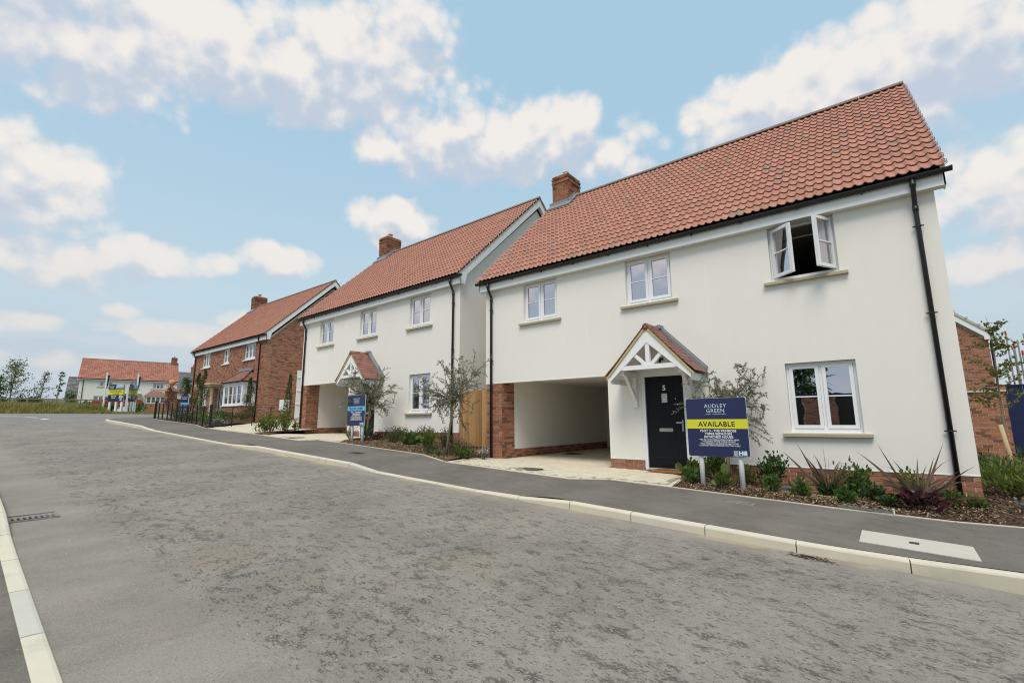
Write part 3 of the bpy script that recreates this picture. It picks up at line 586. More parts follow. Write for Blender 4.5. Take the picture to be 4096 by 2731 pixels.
def porch(house, xc, depth, world):
    ze, za = 1.99, 2.96; hw = .88; y0 = -depth
    pr = MB()
    ang = math.atan2(za - ze, hw); ca, sa = math.cos(ang), math.sin(ang); bw = .20
    def rafter(b, s, ya, yb, w0=.0, w1=bw, t0=0.0):
        # board along the slope on side s, top edge on the slope line
        p0 = (xc + s * hw, ze); p1 = (xc, za)
        b.prism([(p0[0], p0[1]), (p1[0], p1[1]), (p1[0], p1[1] - w1 / ca), (p0[0] - s * w1 * .55, p0[1] - w1 * .12), (p0[0], p0[1] - .12)], ya, yb)
    for s in (-1, 1): rafter(pr, s, y0, y0 + .045)
    pr.box(xc - .60, xc + .60, y0 + .005, y0 + .09, 2.10, 2.195)
    pr.box(xc - .045, xc + .045, y0 + .012, y0 + .085, 2.19, 2.80)
    for s in (-1, 1):
        m_ = frame((xc + s * .07, y0 + .014, 2.20), (s * math.cos(R(45)), 0, math.sin(R(45))), (0, 1, 0), (-s * math.sin(R(45)), 0, math.cos(R(45)))); pr.box(-.03, .36, 0, .07, -.035, .035, m=m_)
    p = pr.build('porch', 'white_dull', house)
    # wall plates, brackets, soffit
    for s in (-1, 1):
        b = MB(); x = xc + s * .63; b.box(x - .045, x + .045, y0 + .10, 0, 2.0, 2.10); b.box(x - .04, x + .04, -.085, -.002, 1.38, 2.0); b.box(x - .055, x + .055, -.10, -.003, 1.33, 1.39)
        m_ = frame((x - .035, -.06, 1.50), (1, 0, 0), (0, -math.sin(R(42)), math.cos(R(42))), (0, -math.cos(R(42)), -math.sin(R(42)))); b.box(0, .07, .0, .74, -.04, .04, m=m_)
        m_ = frame((x - .03, -.35, 2.02), (1, 0, 0), (0, -math.sin(R(-45)), -math.cos(R(45))), (0, -1, 0))
        b.box(x - .03, x + .03, -.34, -.27, 1.83, 2.0); b.build('bracket', 'white_dull', p)
    for s in (-1, 1):
        xo = xc + s * hw; b = MB(); b.box(min(xo, xo - s * .03), max(xo, xo - s * .03), y0 + .05, -.003, ze - .16, ze - .01); b.build('side_fascia', 'white', p)
        b = MB(); b.prism([(xc + s * (hw - .04), ze - .03), (xc, za - .05), (xc, za - .075), (xc + s * (hw - .06), ze - .05)], y0 + .05, -.004); b.build('soffit', 'white_dull', p)
        b = MB(); b.prism([(xc + s * (hw + .07), ze - .025), (xc + s * .0, za + .065), (xc, za - .005), (xc + s * (hw + .07), ze - .085)], y0 - .022, y0 + .012); b.build('verge', 'verge_mortar', p)
        # small plain clay tiles
        sl = math.hypot(hw + .08, za + .06 - ze + .02); ex = Vector((-s * (hw + .08), 0, za + .08 - ze)).normalized(); rows = 12; lst = []; g_ = sl / rows
        key = ('pt',); PT = {key: boxmesh(g_ + .06, .158, .013), ('ph',): boxmesh(g_ + .06, .078, .013)}
        nrm = Vector((s * ex.z if s > 0 else -ex.z, 0, abs(ex.x)))
        for r_ in range(rows):
            y = y0 - .03; k = r_ % 2; drop = .05 * max(0, 2.2 - r_) * .35
            while y < -.02:
                w_ = .08 if (k and y < y0) else .16
                o = Vector((xc + s * (hw + .08), y, ze - .03)) + ex * (g_ * r_) + Vector((0, 0, .006 * 0 + drop * .6))
                tilt = (ex - nrm * .07).normalized()
                lst.append((('ph',) if w_ < .1 else key, frame(o + nrm * .028, tilt, (0, 1, 0), tuple((nrm + ex * .07).normalized())), random.random())); y += w_; k = 0
        pieces('porch_tile', lst, PT, 'plain_tile', p, 300, world=world)
        b = MB(); b.prism([(xc + s * (hw + .06), ze + .03), (xc, za + .12), (xc, za + .19), (xc + s * (hw + .10), ze + .12)], -.13, -.001); b.prism([(xc + s * (hw + .1), ze + .12), (xc, za + .19), (xc, za + .21), (xc + s * (hw + .11), ze + .15)], -.018, .0); b.build('flashing', 'lead', p)
    for i in range(2): MB().tube([(xc, y0 - .03 + i * .36, za + .035), (xc, y0 + .315 + i * .36, za + .035)], .07, 12).build('ridge_tile', 'plain_tile', p, True)
    MB().box(xc - .09, xc + .09, -.16, -.0, za + .09, za + .16).build('ridge_cap', 'lead', p)
    MB().tube([(xc + .02, -.0, 2.38), (xc + .02, -.13, 2.38), (xc + .02, -.17, 2.30)], .03, 8).build('lantern', 'black_paint', p)
    return p

def front_door(house, x0, x1, z0, z1, number):
    y = .035; f = MB(); f.box(x0, x0 + .075, y - .03, y + .09, z0, z1); f.box(x1 - .075, x1, y - .03, y + .09, z0, z1); f.box(x0 + .075, x1 - .075, y - .029, y + .09, z1 - .075, z1)
    fr = f.build('door_frame', 'white', house)
    a, c = x0 + .078, x1 - .078; b0, t = z0 + .05, z1 - .078
    d = MB().box(a, c, y + .012, y + .055, b0, t).build('door', 'door', house)
    w_ = c - a
    g_ = MB()
    gx0, gx1, gz0, gz1 = a + .14, c - .14, b0 + .22, t - .14
    for q in ((gx0, gx1, gz0, gz0 + .012), (gx0, gx1, gz1 - .012, gz1), (gx0, gx0 + .012, gz0 + .012, gz1 - .012), (gx1 - .012, gx1, gz0 + .012, gz1 - .012)): g_.box(q[0], q[1], y + .008, y + .0125, q[2], q[3])
    g_.build('panel_moulding', 'door_groove', d)
    xm = (a + c) / 2
    g_ = MB()
    for q in ((xm - .095, xm + .095, 1.39, 1.42), (xm - .095, xm + .095, 1.62, 1.65), (xm - .095, xm - .065, 1.42, 1.62), (xm + .065, xm + .095, 1.42, 1.62)): g_.box(q[0], q[1], y - .004, y + .013, q[2], q[3])
    g_.build('light_surround', 'door', d); MB().box(xm - .065, xm + .065, y + .004, y + .0115, 1.42, 1.62).build('pane', 'frosted', d)
    MB().box(xm - .15, xm + .15, y + .002, y + .0118, .79, .865).build('letter_plate', 'chrome', d); MB().box(xm - .12, xm + .12, y - .004, y + .001, .807, .85).build('letter_flap', 'chrome', d)
    MB().box(c - .075, c - .045, y + .002, y + .0118, .80, 1.04).tube([(c - .06, y + .01, .985), (c - .06, y - .045, .985), (c - .18, y - .05, .985)], .011, 8).build('handle', 'chrome', d)
    MB().tube([(c - .185, y + .012, 1.5), (c - .185, y + .004, 1.5)], .013, 10).build('spyhole', 'chrome', d)
    if number: text(number, .16, frame((xm, y + .0105, 1.69), (1, 0, 0), (0, 0, 1), (0, -1, 0)), 'letter_white', d, 'number', .004)
    MB().box(x0 + .075, x1 - .075, y - .05, y + .011, z0, z0 + .022).box(x0 + .075, x1 - .075, y - .02, y + .0115, z0 + .025, z0 + .048).build('threshold', 'chrome', d)
    return d

def rendered_house(label, loc, rz, number, z_gr, opened, group=None):
    """cream rendered house: carport left, gabled porch, casement windows, pantiled roof"""
    h = thing('rendered_house', label, 'house', loc, rz, group); mw = Matrix.Translation(loc) @ Matrix.Rotation(rz, 4, 'Z')
    WL, WR, D = -10.096, 0.0, 8.4; ZT = 4.95; rb = .18
    up = [(-8.691, -7.579, 3.717, 4.83), (-5.614, -4.508, 3.717, 4.83), (-2.531, -1.422, 3.717, 4.83)]; lowr = (-2.454, -1.357, .80, 2.09)
    door = (-5.348, -4.337, -.04, 2.08); cp = (-9.487, -6.186, -1, 2.1)
    holes = up + [lowr, door, (WL, -6.186, -1, 2.1)]
    b = MB()
    for x0, x1, a, c in wall_rects(WL, WR, rb, ZT, holes): b.box(x0, x1, 0, .30, a, c)
    b.box(WR - .30, WR - .0005, .30, D, rb, ZT); b.box(WL + .0005, WL + .30, .30, D, 2.1, ZT); b.box(WL, WR, D - .30, D - .001, rb, ZT)
    b.box(-6.186, -5.9, .30, D - .3, rb, 2.3)
    b.box(WL + .03, -9.487, .56, D - .3, rb + .07, 2.2195)
    for x in (WL, WR - .3): b.prism([(.0005, ZT), (D - .001, ZT), (D / 2, ZT + (D / 2 - .08) * .94)], x + .0007, x + .2993, axis='x')
    b.build('wall', 'render', h)
    jn = MB()   # movement joint beads and render stop
    for x, z0 in ((-6.72, 2.1), (-3.78, rb)): jn.box(x - .006, x + .006, -.003, .01, z0, 4.83)
    for x0, x1 in ((-6.186, -5.35), (-4.335, WR)): jn.box(x0, x1, -.006, .02, rb - .012, rb + .004)
    jn.box(WL, -6.186, -.006, .02, 2.092, 2.106); jn.build('render_bead', 'white', h)
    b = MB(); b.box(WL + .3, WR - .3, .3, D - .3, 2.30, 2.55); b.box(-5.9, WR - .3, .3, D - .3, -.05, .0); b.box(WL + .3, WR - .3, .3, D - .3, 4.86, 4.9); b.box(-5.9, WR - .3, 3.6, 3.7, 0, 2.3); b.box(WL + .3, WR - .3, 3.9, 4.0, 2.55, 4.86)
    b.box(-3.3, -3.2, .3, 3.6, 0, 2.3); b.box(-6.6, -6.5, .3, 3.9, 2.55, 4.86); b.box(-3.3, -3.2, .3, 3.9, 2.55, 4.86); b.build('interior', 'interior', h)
    MB().box(WL + .03, -6.186, .02, D - .3, 2.22, 2.299).box(-9.487, -6.186, 6.2, 6.3, -.1, 2.22).build('carport_lining_and_light_stop', 'render', h)  # ceiling lining, plus an end wall added to keep the carport's back dark
    # brick pillar and plinth
    pl = MB().box(-10.033 + .006, -9.487 - .006, .006, .56, z_gr(-10) - .3, 2.0995); pl.box(-6.18, -5.342, .012, .29, z_gr(-6) - .3, rb - .012); pl.box(-4.343, -.012, .012, .29, z_gr(-2) - .5, rb - .012)
    pl.box(-10.03, -9.493, .562, D - .3, -.35, rb + .069); pl.box(-6.18, -5.91, .3, D - .3, -.3, rb - .012); pl.box(-.29, -.012, .29, D - .02, -.6, rb - .012); pl.box(-10.03, -9.5, D - .29, D - .02, -.3, 2.0)
    pl = pl.build('brick_base', 'mortar', h); L = []
    bricks(-10.033, -9.487, 2.1 - .075 * 29 + .01, 2.1, out=L)
    bricks(.0, .56, 2.1 - .075 * 29 + .01, 2.1, mx=frame((-9.487, 0, 0), (0, 1, 0), (-1, 0, 0), (0, 0, 1)), phase=1, out=L)
    bricks(.56, 6.2, rb + .07 - .075 * 4, rb + .069, mx=frame((-9.487, 0, 0), (0, 1, 0), (-1, 0, 0), (0, 0, 1)), out=L)
    bricks(-6.18, -5.342, rb - .012 - .075 * 4, rb - .012, mx=T(0, .006, 0), out=L); bricks(-4.343, -.006, rb - .012 - .075 * 8, rb - .012, mx=T(0, .006, 0), phase=1, out=L)
    lst2 = []; bricks(0, 8.38, rb - .012 - .075 * 7, rb - .012, mx=frame((-.006, .006, 0), (0, 1, 0), (-1, 0, 0), (0, 0, 1)), out=lst2)
    pieces('brick', L, BRK, 'brick', pl, 300, 'brickwork', world=mw); pieces('brick_side', lst2, BRK, 'brick', pl, 0, 'side_brickwork', world=mw)
    # roof
    ye, ze, yr, zg = -.23, 5.155, D / 2, 9.31; xa, xb = WL - .15, WR + .17
    rf = MB().prism([(ye + .03, ze - .10), (yr, zg - .06), (D - ye - .03, ze - .10), (D - ye - .03, ze - .14), (yr, zg - .14), (ye + .03, ze - .14)], xa + .05, xb - .05, axis='x').build('roof', 'underlay', h)
    rows, gg, (sy, sz) = roof_slope(rf, xa, xb, ye, ze, yr - .04, zg - .03, world=mw)
    roof_slope(rf, xa, xb, D - ye, ze, yr + .04, zg - .03, limit=0, wave=.30, back=True, world=mw, seg=6)
    ridge(rf, xa, xb, yr, zg - .01)
    for side, xs_ in ((1, xb), (-1, xa)):
        for i in range(rows):
            s = gg * i + .02; y, z = ye + sy * s, ze + sz * s + .035
            MB().tube([(xs_ - side * .06, y, z + .03), (xs_ - side * .015, y, z + .052), (xs_ + side * .022, y, z + .035), (xs_ + side * .026, y, z - .03), (xs_ - side * .01, y, z - .055)], .0075, 5).build('verge_clip', 'clip', rf)
    for side, x0 in ((1, WR), (-1, WL)):
        xo = x0 + side * .15; a, c = sorted((xo - side * .022, xo))
        for fl in (0, 1):
            Y = (lambda y: y) if not fl else (lambda y: D - y)
            bz = lambda y: ze - .075 + (y - ye) * (zg - ze) / (yr - ye)
            MB().prism([(Y(-.15), 4.83), (Y(-.15), bz(-.15)), (Y(yr), bz(yr)), (Y(yr), bz(yr) - .27), (Y(.16), bz(.16) - .27), (Y(.06), 4.83)], a, c, axis='x').build('bargeboard', 'white', rf)
            a2, c2 = sorted((x0 + side * .004, xo - side * .022))
            MB().prism([(Y(.03), bz(.03) - .25), (Y(yr), bz(yr) - .25), (Y(yr), bz(yr) - .23), (Y(.03), bz(.03) - .23)], a2, c2, axis='x').build('verge_soffit', 'white_dull', rf)
            a3, c3 = sorted((xo - side * .05, xo + side * .012)); MB().prism([(Y(ye), bz(ye) + .003), (Y(yr), bz(yr) + .003), (Y(yr), bz(yr) + .05), (Y(ye), bz(ye) + .05)], a3, c3, axis='x').build('undercloak', 'undercloak', rf)
    fx0, fx1 = WL - .15, WR + .15
    b = MB()
    for x0, x1 in ((fx0, -6.80), (-6.797, -3.0), (-2.997, fx1)): b.box(x0, x1, -.15, -.13, 4.832, 5.07)
    b.build('fascia', 'white', h); MB().box(fx0 + .001, fx1 - .001, -.13, .02, 4.834, 4.85).box(fx1 - .02, fx1 - .001, -.13, .0, 4.85, 5.0).box(fx0 + .001, fx0 + .02, -.13, 0, 4.85, 5.0).build('soffit', 'white', h)
    gutter(h, fx0 - .06, fx1 + .09, -.212, 5.085)
    for x, zb in ((-9.845, z_gr(-9.85)), (-.265, z_gr(-.3))): downpipe(h, x, -.212, 5.03, zb, clips=(.85, 2.75, 4.25))
    chimney(rf, -10.08, -9.40, 3.74, 4.62, 8.55, 10.13, yr, world=mw)
    b = MB(); fl = -10.2, -9.25
    b.prism([(3.50, 8.70 + .0), (3.735, 8.925), (3.735, 9.09), (3.70, 9.09), (3.70, 8.98), (3.48, 8.76)], fl[0], fl[1], axis='x')
    b.prism([(3.50, 8.72), (4.2, 9.40), (4.2, 9.46), (3.55, 8.83)], -9.40, -9.22, axis='x'); b.prism([(3.70, 8.98), (4.2, 9.42), (4.2, 9.54), (3.70, 9.10)], -9.395, -9.375, axis='x'); b.build('flashing', 'lead', rf)
    # openings
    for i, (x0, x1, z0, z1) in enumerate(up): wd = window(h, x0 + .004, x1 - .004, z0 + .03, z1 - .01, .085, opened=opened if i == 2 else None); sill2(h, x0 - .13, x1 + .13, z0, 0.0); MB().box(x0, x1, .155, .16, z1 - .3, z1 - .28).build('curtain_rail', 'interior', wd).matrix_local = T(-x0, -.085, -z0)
    x0, x1, z0, z1 = lowr; window(h, x0 + .004, x1 - .004, z0 + .03, z1 - .004, .085); sill2(h, x0 - .13, x1 + .12, z0, 0.0)
    front_door(h, *door[:2], -.035, door[3], number); porch(h, (door[0] + door[1]) / 2, .80, mw)
    return h
H1 = rendered_house('large cream rendered house nearest the camera with an upstairs casement open', (0, 0, 0), 0, '5', lambda x: zfac(x), {0: -40, 1: 62}, 'cream rendered houses in the row')
H2 = rendered_house('cream rendered house in the middle of the row beside the show home board', (-11.30, .11, .52), R(-.95), '', lambda x: zfac(x - 11.3) - .52, None, 'cream rendered houses in the row')

MB().box(-4.20, -4.02, -.10, -.002, -.12, .10).tube([(-4.11, -.05, -.12), (-4.11, -.05, -.3)], .05, 8).build('meter_box', 'lead', H1)

# ------------------------------------------------------------------ paved drives
def inside(poly, x, y):
    c = False; n = len(poly)
    for i in range(n):
        (x1, y1), (x2, y2) = poly[i], poly[(i + 1) % n]
        if (y1 > y) != (y2 > y) and x < (x2 - x1) * (y - y1) / (y2 - y1) + x1: c = not c
    return c
def paving(name, label, poly, zf, limit=300, ang=45, skip=(), border=()):
    xs_ = [p[0] for p in poly]; ys_ = [p[1] for p in poly]
    def span(y):
        c = []
        for (x1, y1), (x2, y2) in zip(poly, poly[1:] + poly[:1]):
            if (y1 > y) != (y2 > y): c.append(x1 + (y - y1) * (x2 - x1) / (y2 - y1))
        return (min(c), max(c)) if c else None
    yy = [y for y in sorted(set(lsp(min(ys_) + .002, max(ys_) - .002, .12) + [p[1] + .003 for p in poly if p[1] < max(ys_) - .01])) if span(y)]
    o = sheet(name, 'paver_joint', yy, lambda y: span(y)[0] + .003, lambda y: span(y)[1] - .003, zf, 14, swap=True, dz=.012); tag(o, label, kind='structure')
    PB = {0: boxmesh(.194, .094, .03, .004)}; L = []; ca, sa = math.cos(R(ang)), math.sin(R(ang)); cx, cy = (min(xs_) + max(xs_)) / 2, (min(ys_) + max(ys_)) / 2
    EB = []
    for i in border:
        a, c_ = poly[i], poly[(i + 1) % len(poly)]; L_ = math.hypot(c_[0] - a[0], c_[1] - a[1]); dx, dy = (c_[0] - a[0]) / L_, (c_[1] - a[1]) / L_; EB.append((a, -dy, dx, L_)); kk = int(L_ / .2)
        for q in range(kk):
            s_ = q * L_ / kk; x, y = a[0] + dx * (s_ + .002) - dy * .003, a[1] + dy * (s_ + .002) + dx * .003; z0 = zf(x, y); ex = Vector((dx * .1, dy * .1, zf(x + dx * .1, y + dy * .1) - z0)).normalized(); ey = Vector((-dy * .1, dx * .1, zf(x - dy * .1, y + dx * .1) - z0)).normalized()
            L.append((0, frame((x, y, z0 - .011), ex, ey, ex.cross(ey)), random.random()))
    n = int(max(max(xs_) - min(xs_), max(ys_) - min(ys_)) / .1) + 4
    for i in range(-n, n):
        for j in range(-n, n):
            # herringbone: cells step by (1,1) diagonally in 0.1 m units
            k = (i - j) % 4
            if k == 0: u0, v0, du, dv = i * .1, j * .1, .197, .097
            elif k == 3: u0, v0, du, dv = i * .1, j * .1, .097, .197
            else: continue
            ok = True
            for pu, pv in ((u0, v0), (u0 + du, v0), (u0, v0 + dv), (u0 + du, v0 + dv)):
                x, y = cx + pu * ca - pv * sa, cy + pu * sa + pv * ca
                if not inside(poly, x, y) or any(nx * (x - a[0]) + ny * (y - a[1]) < .102 and -.1 < (x - a[0]) * ny - (y - a[1]) * nx < L_ + .1 for a, nx, ny, L_ in EB) or any(a < x < b and c < y < d for a, b, c, d in skip): ok = False; break
            if not ok: continue
            x, y = cx + (u0 + .0015) * ca - (v0 + .0015) * sa, cy + (u0 + .0015) * sa + (v0 + .0015) * ca
            e = Vector((ca, sa, 0)) if k == 0 else Vector((-sa, ca, 0)); 
            if k == 3: x, y = cx + (u0 + .0985) * ca - (v0 + .0015) * sa, cy + (u0 + .0985) * sa + (v0 + .0015) * ca
            z0 = zf(x, y); ex = Vector((e.x * .1, e.y * .1, zf(x + e.x * .1, y + e.y * .1) - z0)).normalized(); f_ = Vector((-e.y, e.x, 0)); ey = Vector((f_.x * .1, f_.y * .1, zf(x + f_.x * .1, y + f_.y * .1) - z0)).normalized()
            L.append((0, frame((x, y, z0 - .011 + random.uniform(-.0015, .0015)), ex, ey, ex.cross(ey)), random.random()))
    pieces('paving_block', L, PB, 'paver', o, limit, 'paving_blocks'); return o
g1 = lambda x, y: land(x, y) if y < 0.05 else zfac(x)
MH = [(-7.24, -6.76, -2.38, -1.93), (-9.2, -8.75, 2.6, 3.15), (-16.85, -16.4, -2.55, -2.0)]
DR1 = [(-8.80, -2.78), (-5.65, -2.70), (-5.10, -2.18), (-4.00, -2.10), (-4.30, 0.0), (-6.18, .0), (-6.20, 6.2), (-9.48, 6.2), (-9.49, 0.02), (-10.0, -.03)]
paving('driveway', 'cream block paved drive of the nearest house running into its carport', DR1, g1, 300, 45, MH, (0, 1, 2, 3, 9))
DR2 = [(-18.1, -2.66), (-15.40, -2.70), (-15.37, -2.12), (-14.35, -2.06), (-15.6, .1), (-17.5, .13), (-17.6, 5.5), (-20.75, 5.5), (-20.8, .2), (-21.3, .1)]
paving('driveway', 'cream block paved drive of the middle house beside the show home board', DR2, g1, 60, 45, MH, (0, 1, 2, 3, 9))
M('paver_far', (.50, .445, .33), rough=.9, var=.1, vs=3, bump=.2, bs=40)
DR3 = [(-22.6, -2.86), (-18.9, -2.68), (-20.1, -.4), (-21.6, 2.5), (-21.7, 12), (-29, 12), (-29.4, 2.3), (-27.8, 1.6), (-25.2, -.4), (-23.6, -2.0)]
g3 = lambda x, y: zr(x) + .13
paving('driveway', 'cream paved drive between the brick house and the middle house', DR3, g3, 0, 45)
for (a, b_, c, d), lab, f_ in zip(MH, ('round-grained dark inspection cover set in the nearest drive by the footway', 'dark inspection cover inside the nearest carport', 'dark inspection cover in the drive of the middle house'), (g1, g1, g1)):
    z = f_((a + b_) / 2, (c + d) / 2); t_ = thing('inspection_cover', lab, 'cover', ((a + b_) / 2, (c + d) / 2, z), group='inspection covers in the drives')
    w2, d2 = (b_ - a) / 2, (d - c) / 2; sl = (f_(b_, c) - f_(a, c)) / (b_ - a)
    MB().box(-w2, w2, -d2, d2, -.02, .016).build('cover_plate', 'manhole', t_); MB().box(-w2, w2, -d2, -d2 + .015, .0155, .021).box(-w2, w2, d2 - .015, d2, .0155, .021).box(-w2, -w2 + .015, -d2 + .015, d2 - .015, .0155, .021).box(w2 - .015, w2, -d2 + .015, d2 - .015, .0155, .021).build('frame', 'iron', t_)
t_ = thing('doormat', 'brown coir doormat with black rubber edge before the front door', 'doormat', (-4.78, -.22, g1(-4.78, -.22) + .02))
MB().box(-.38, .38, -.22, .22, 0, .012).build('rubber_edge', 'rubber', t_); MB().box(-.345, .345, -.185, .185, .006, .024).build('coir', 'mat_brown', t_)

# ------------------------------------------------------------------ planting beds with bark mulch
gb = lambda x, y: land(x, y) + .012 + .03 * max(0, math.sin(max(0, min(1, (y - yback(x) - .05) / 1.6)) * math.pi))
def bed(name, label, us, lo, hi, zf, nchips, straw=None):
    o = sheet(name, 'soil', us, lo, hi, zf, 10, dz=.0); tag(o, label, kind='structure')
    n = nchips; ux = rng.uniform(us[0], us[-1], n); fr = rng.random(n); X = []; 
    for u, f_ in zip(ux, fr):
        a, c = lo(u), hi(u); y = a + .03 + (c - a - .06) * f_; X.append((u, y, zf(u, y) + .004))
    P = np.array(X); ang = rng.uniform(0, math.pi, n); L = rng.uniform(.016, .058, n); W_ = rng.uniform(.007, .019, n); tl = rng.uniform(-.5, .5, n)
    d = np.stack([np.cos(ang), np.sin(ang), tl], 1) * L[:, None] / 2; q = np.stack([-np.sin(ang), np.cos(ang), rng.uniform(-.6, .6, n)], 1) * W_[:, None] / 2
    up = np.zeros((n, 3)); up[:, 2] = rng.uniform(.002, .016, n)
    V = np.stack([P - d + up, P + q + up * 1.6, P + d + up, P - q + up * .4], 1).reshape(-1, 3); Fq = np.arange(4 * n).reshape(-1, 4)
    rr = np.repeat(rng.random(n), 4); c = np_mesh('bark_mulch', V, Fq, rr, 'bark', o); c['kind'] = 'stuff'
    if straw:
        cx, cy, sx, sy, ns = straw; P = np.stack([rng.normal(cx, sx, ns), rng.normal(cy, sy, ns)], 1); P = np.array([(x, min(max(y, lo(x) + .05), hi(x) - .1), 0) for x, y in P]); P[:, 2] = [zf(x, y) + .018 for x, y in P[:, :2]]
        ang = rng.uniform(0, math.pi, ns); L = rng.uniform(.02, .07, ns); d = np.stack([np.cos(ang), np.sin(ang), rng.uniform(-.2, .2, ns)], 1) * L[:, None] / 2; q = np.stack([-np.sin(ang), np.cos(ang), rng.uniform(-.3, .3, ns)], 1) * .006
        V = np.stack([P - d, P + q, P + d, P - q], 1).reshape(-1, 3); np_mesh('straw_litter', V, np.arange(4 * ns).reshape(-1, 4), np.repeat(rng.random(ns), 4), 'straw', o)['kind'] = 'stuff'
    return o
left1 = lambda x: -2.10
bed('flower_bed', 'bark mulched bed under the front wall of the nearest house', lsp(-4.28, 3.4, .14), lambda x: max(yback(x) + .05, -2.10 + (-4.0 - x) * 7.3 if x < -4.0 else -9), lambda x: .02 if x < 0 else 3.2, gb, 15000, (-2.1, -1.05, .55, .33, 900))
def h2lo(x): return max(yback(x) + .05, (-2.05 + (-14.35 - x) * 1.7) if x < -14.3 else -9)
bed('flower_bed', 'bark mulched bed under the front wall of the middle house', lsp(-15.55, -8.86, .14), h2lo, lambda x: .12 if x < -10.1 else -.03 + (-10.1 - x) * 2.2, gb, 11000)
bed('flower_bed', 'small dark bed at the corner of the drive beside the middle house', lsp(-21.3, -18.2, .14), lambda x: max(-2.62 + (-18.9 - x) * 1.35, -2.62), lambda x: min(-2.62 + (-18.1 - x) * 0.95 if x < -18.2 else -2.6, .3) + .06, lambda x, y: g3(x, y) + .02, 1500)
bed('flower_bed', 'dark soil bed behind the black railings before the brick house', lsp(-31.3, -23.2, .4), lambda x: yback(x) + .05, lambda x: float(np.interp(x, [-31, -27, -25, -23.2], [1.2, .8, -1.3, -2.6])), lambda x, y: g3(x, y) + .03, 900)

# footway furniture
def plate(name, label, cat, corners, mat, th=.012, group=None):
    x0, y0, x1, y1 = corners; t_ = thing(name, label, cat, ((x0 + x1) / 2, (y0 + y1) / 2, land((x0 + x1) / 2, (y0 + y1) / 2)), group=group); w2, d2 = (x1 - x0) / 2, (y1 - y0) / 2; k = -.0475; ky = (land(x0, y1) - land(x0, y0)) / (y1 - y0)
    b = MB(); f_ = lambda x, y, z: (x, y, z + k * x + ky * y)
    v, f2 = boxmesh(2 * w2, 2 * d2, .1, .003); b.add([f_(p[0] - w2, p[1] - d2, p[2] - .1 + th) for p in v], f2); b.build('slab', mat, t_); return t_, f_
t_, f_ = plate('marker_slab', 'pale concrete slab with a small square cap set in the footway', 'slab', (-1.37, -3.87, -.45, -3.28), 'concrete', .014)
MB().box(-.05, .03, -.03, .05, .0, .02).build('cap', 'iron', t_)
t_, f_ = plate('stopcock_cover', 'small grey stopcock cover set in the footway near the available board', 'cover', (-2.98, -2.72, -2.62, -2.5), 'iron_worn', .010); MB().box(-.12, .12, -.07, .07, .0, .014).build('lid', 'iron_worn', t_)
t_, f_ = plate('stopcock_cover', 'small dark cover set in the footway before the middle house', 'cover', (-11.75, -3.35, -11.35, -3.1), 'iron', .010); MB().box(-.12, .12, -.08, .08, .0, .014).build('lid', 'iron', t_)
t_, f_ = plate('inspection_cover', 'wide dark grey grained cover at the front edge of the nearest bed', 'cover', (-1.70, -2.0, -1.08, -1.5), 'manhole', .034); MB().box(-.325, .325, -.262, .262, -.1, .02).build('frame', 'concrete', t_)
t_, f_ = plate('inspection_cover', 'grey cover lying in the nearest bed close to the brick plinth', 'cover', (-2.85, -.75, -2.3, -.35), 'manhole', .10)
gy = thing('road_gully', 'rusty iron road gully grating beside the left kerb', 'grating', (-8.66, -9.27, zr(-8.66) + .004))
MB().box(-.17, .17, -.19, .19, -.04, -.001).build('sump_shade', 'pit', gy); b = MB(); k = lambda x: -.0475 * x
for i in range(3): x = -.16 + i * .16; b.box(x - .016, x + .016, -.19, .19, -.02, .010 + k(x))
for i in range(9): y = -.185 + i * .046; b.box(-.16, .16, y - .0095, y + .0095, -.02, .0085)
b.build('grate', 'iron_worn', gy); MB().box(-.19, -.172, -.21, .21, -.03, .017).box(.172, .19, -.21, .21, -.03, .001).box(-.172, .172, .192, .21, -.03, .006).box(-.172, .172, -.21, -.192, -.03, .006).build('frame', 'iron_worn', gy)
# leaf litter caught against the kerb
n = 170; P = np.stack([rng.normal(-1.75, .09, n), -4.47 - np.abs(rng.normal(0, .045, n)), np.zeros(n)], 1); P[:, 2] = [zr(x) + .012 for x in P[:, 0]] + rng.random(n) * .02
ang = rng.uniform(0, 6.28, n); L = rng.uniform(.01, .035, n); d = np.stack([np.cos(ang), np.sin(ang), rng.uniform(-.3, .3, n)], 1) * L[:, None]; q = np.stack([-np.sin(ang), np.cos(ang), rng.uniform(-.4, .4, n)], 1) * (L * .3)[:, None]
o = np_mesh('leaf_litter', np.stack([P - d, P + q, P + d, P - q], 1).reshape(-1, 3), np.arange(4 * n).reshape(-1, 4), np.repeat(rng.random(n), 4), 'bark'); tag(o, 'dry brown leaf litter caught in the gutter by the kerb', 'leaf litter', kind='stuff')
n = 2600; P = np.stack([rng.uniform(-14, 3, n), rng.uniform(-9.3, -4.45, n), np.zeros(n)], 1); P[:, 2] = [zroad(x, y) for x, y in P[:, :2]]
L = rng.uniform(.003, .009, n); V = np.stack([P + np.stack([L * a, L * b_, L * c], 1) for a, b_, c in ((1, .2, 0), (-.4, .9, 0), (-.6, -.8, 0), (.1, .1, .9))], 1).reshape(-1, 3)
Fq = np.concatenate([np.array([[0, 1, 3], [1, 2, 3], [2, 0, 3]]) + 4 * i for i in range(n)]); M('grit', (.3, .28, .25), ramp=[(.10, .095, .09), (.25, .24, .22), (.42, .40, .36), (.2, .19, .175)], var=.1)
tag(np_mesh('loose_grit', V, Fq, np.repeat(rng.random(n), 4), 'grit'), 'loose stone chips scattered over the road', 'grit', kind='stuff')

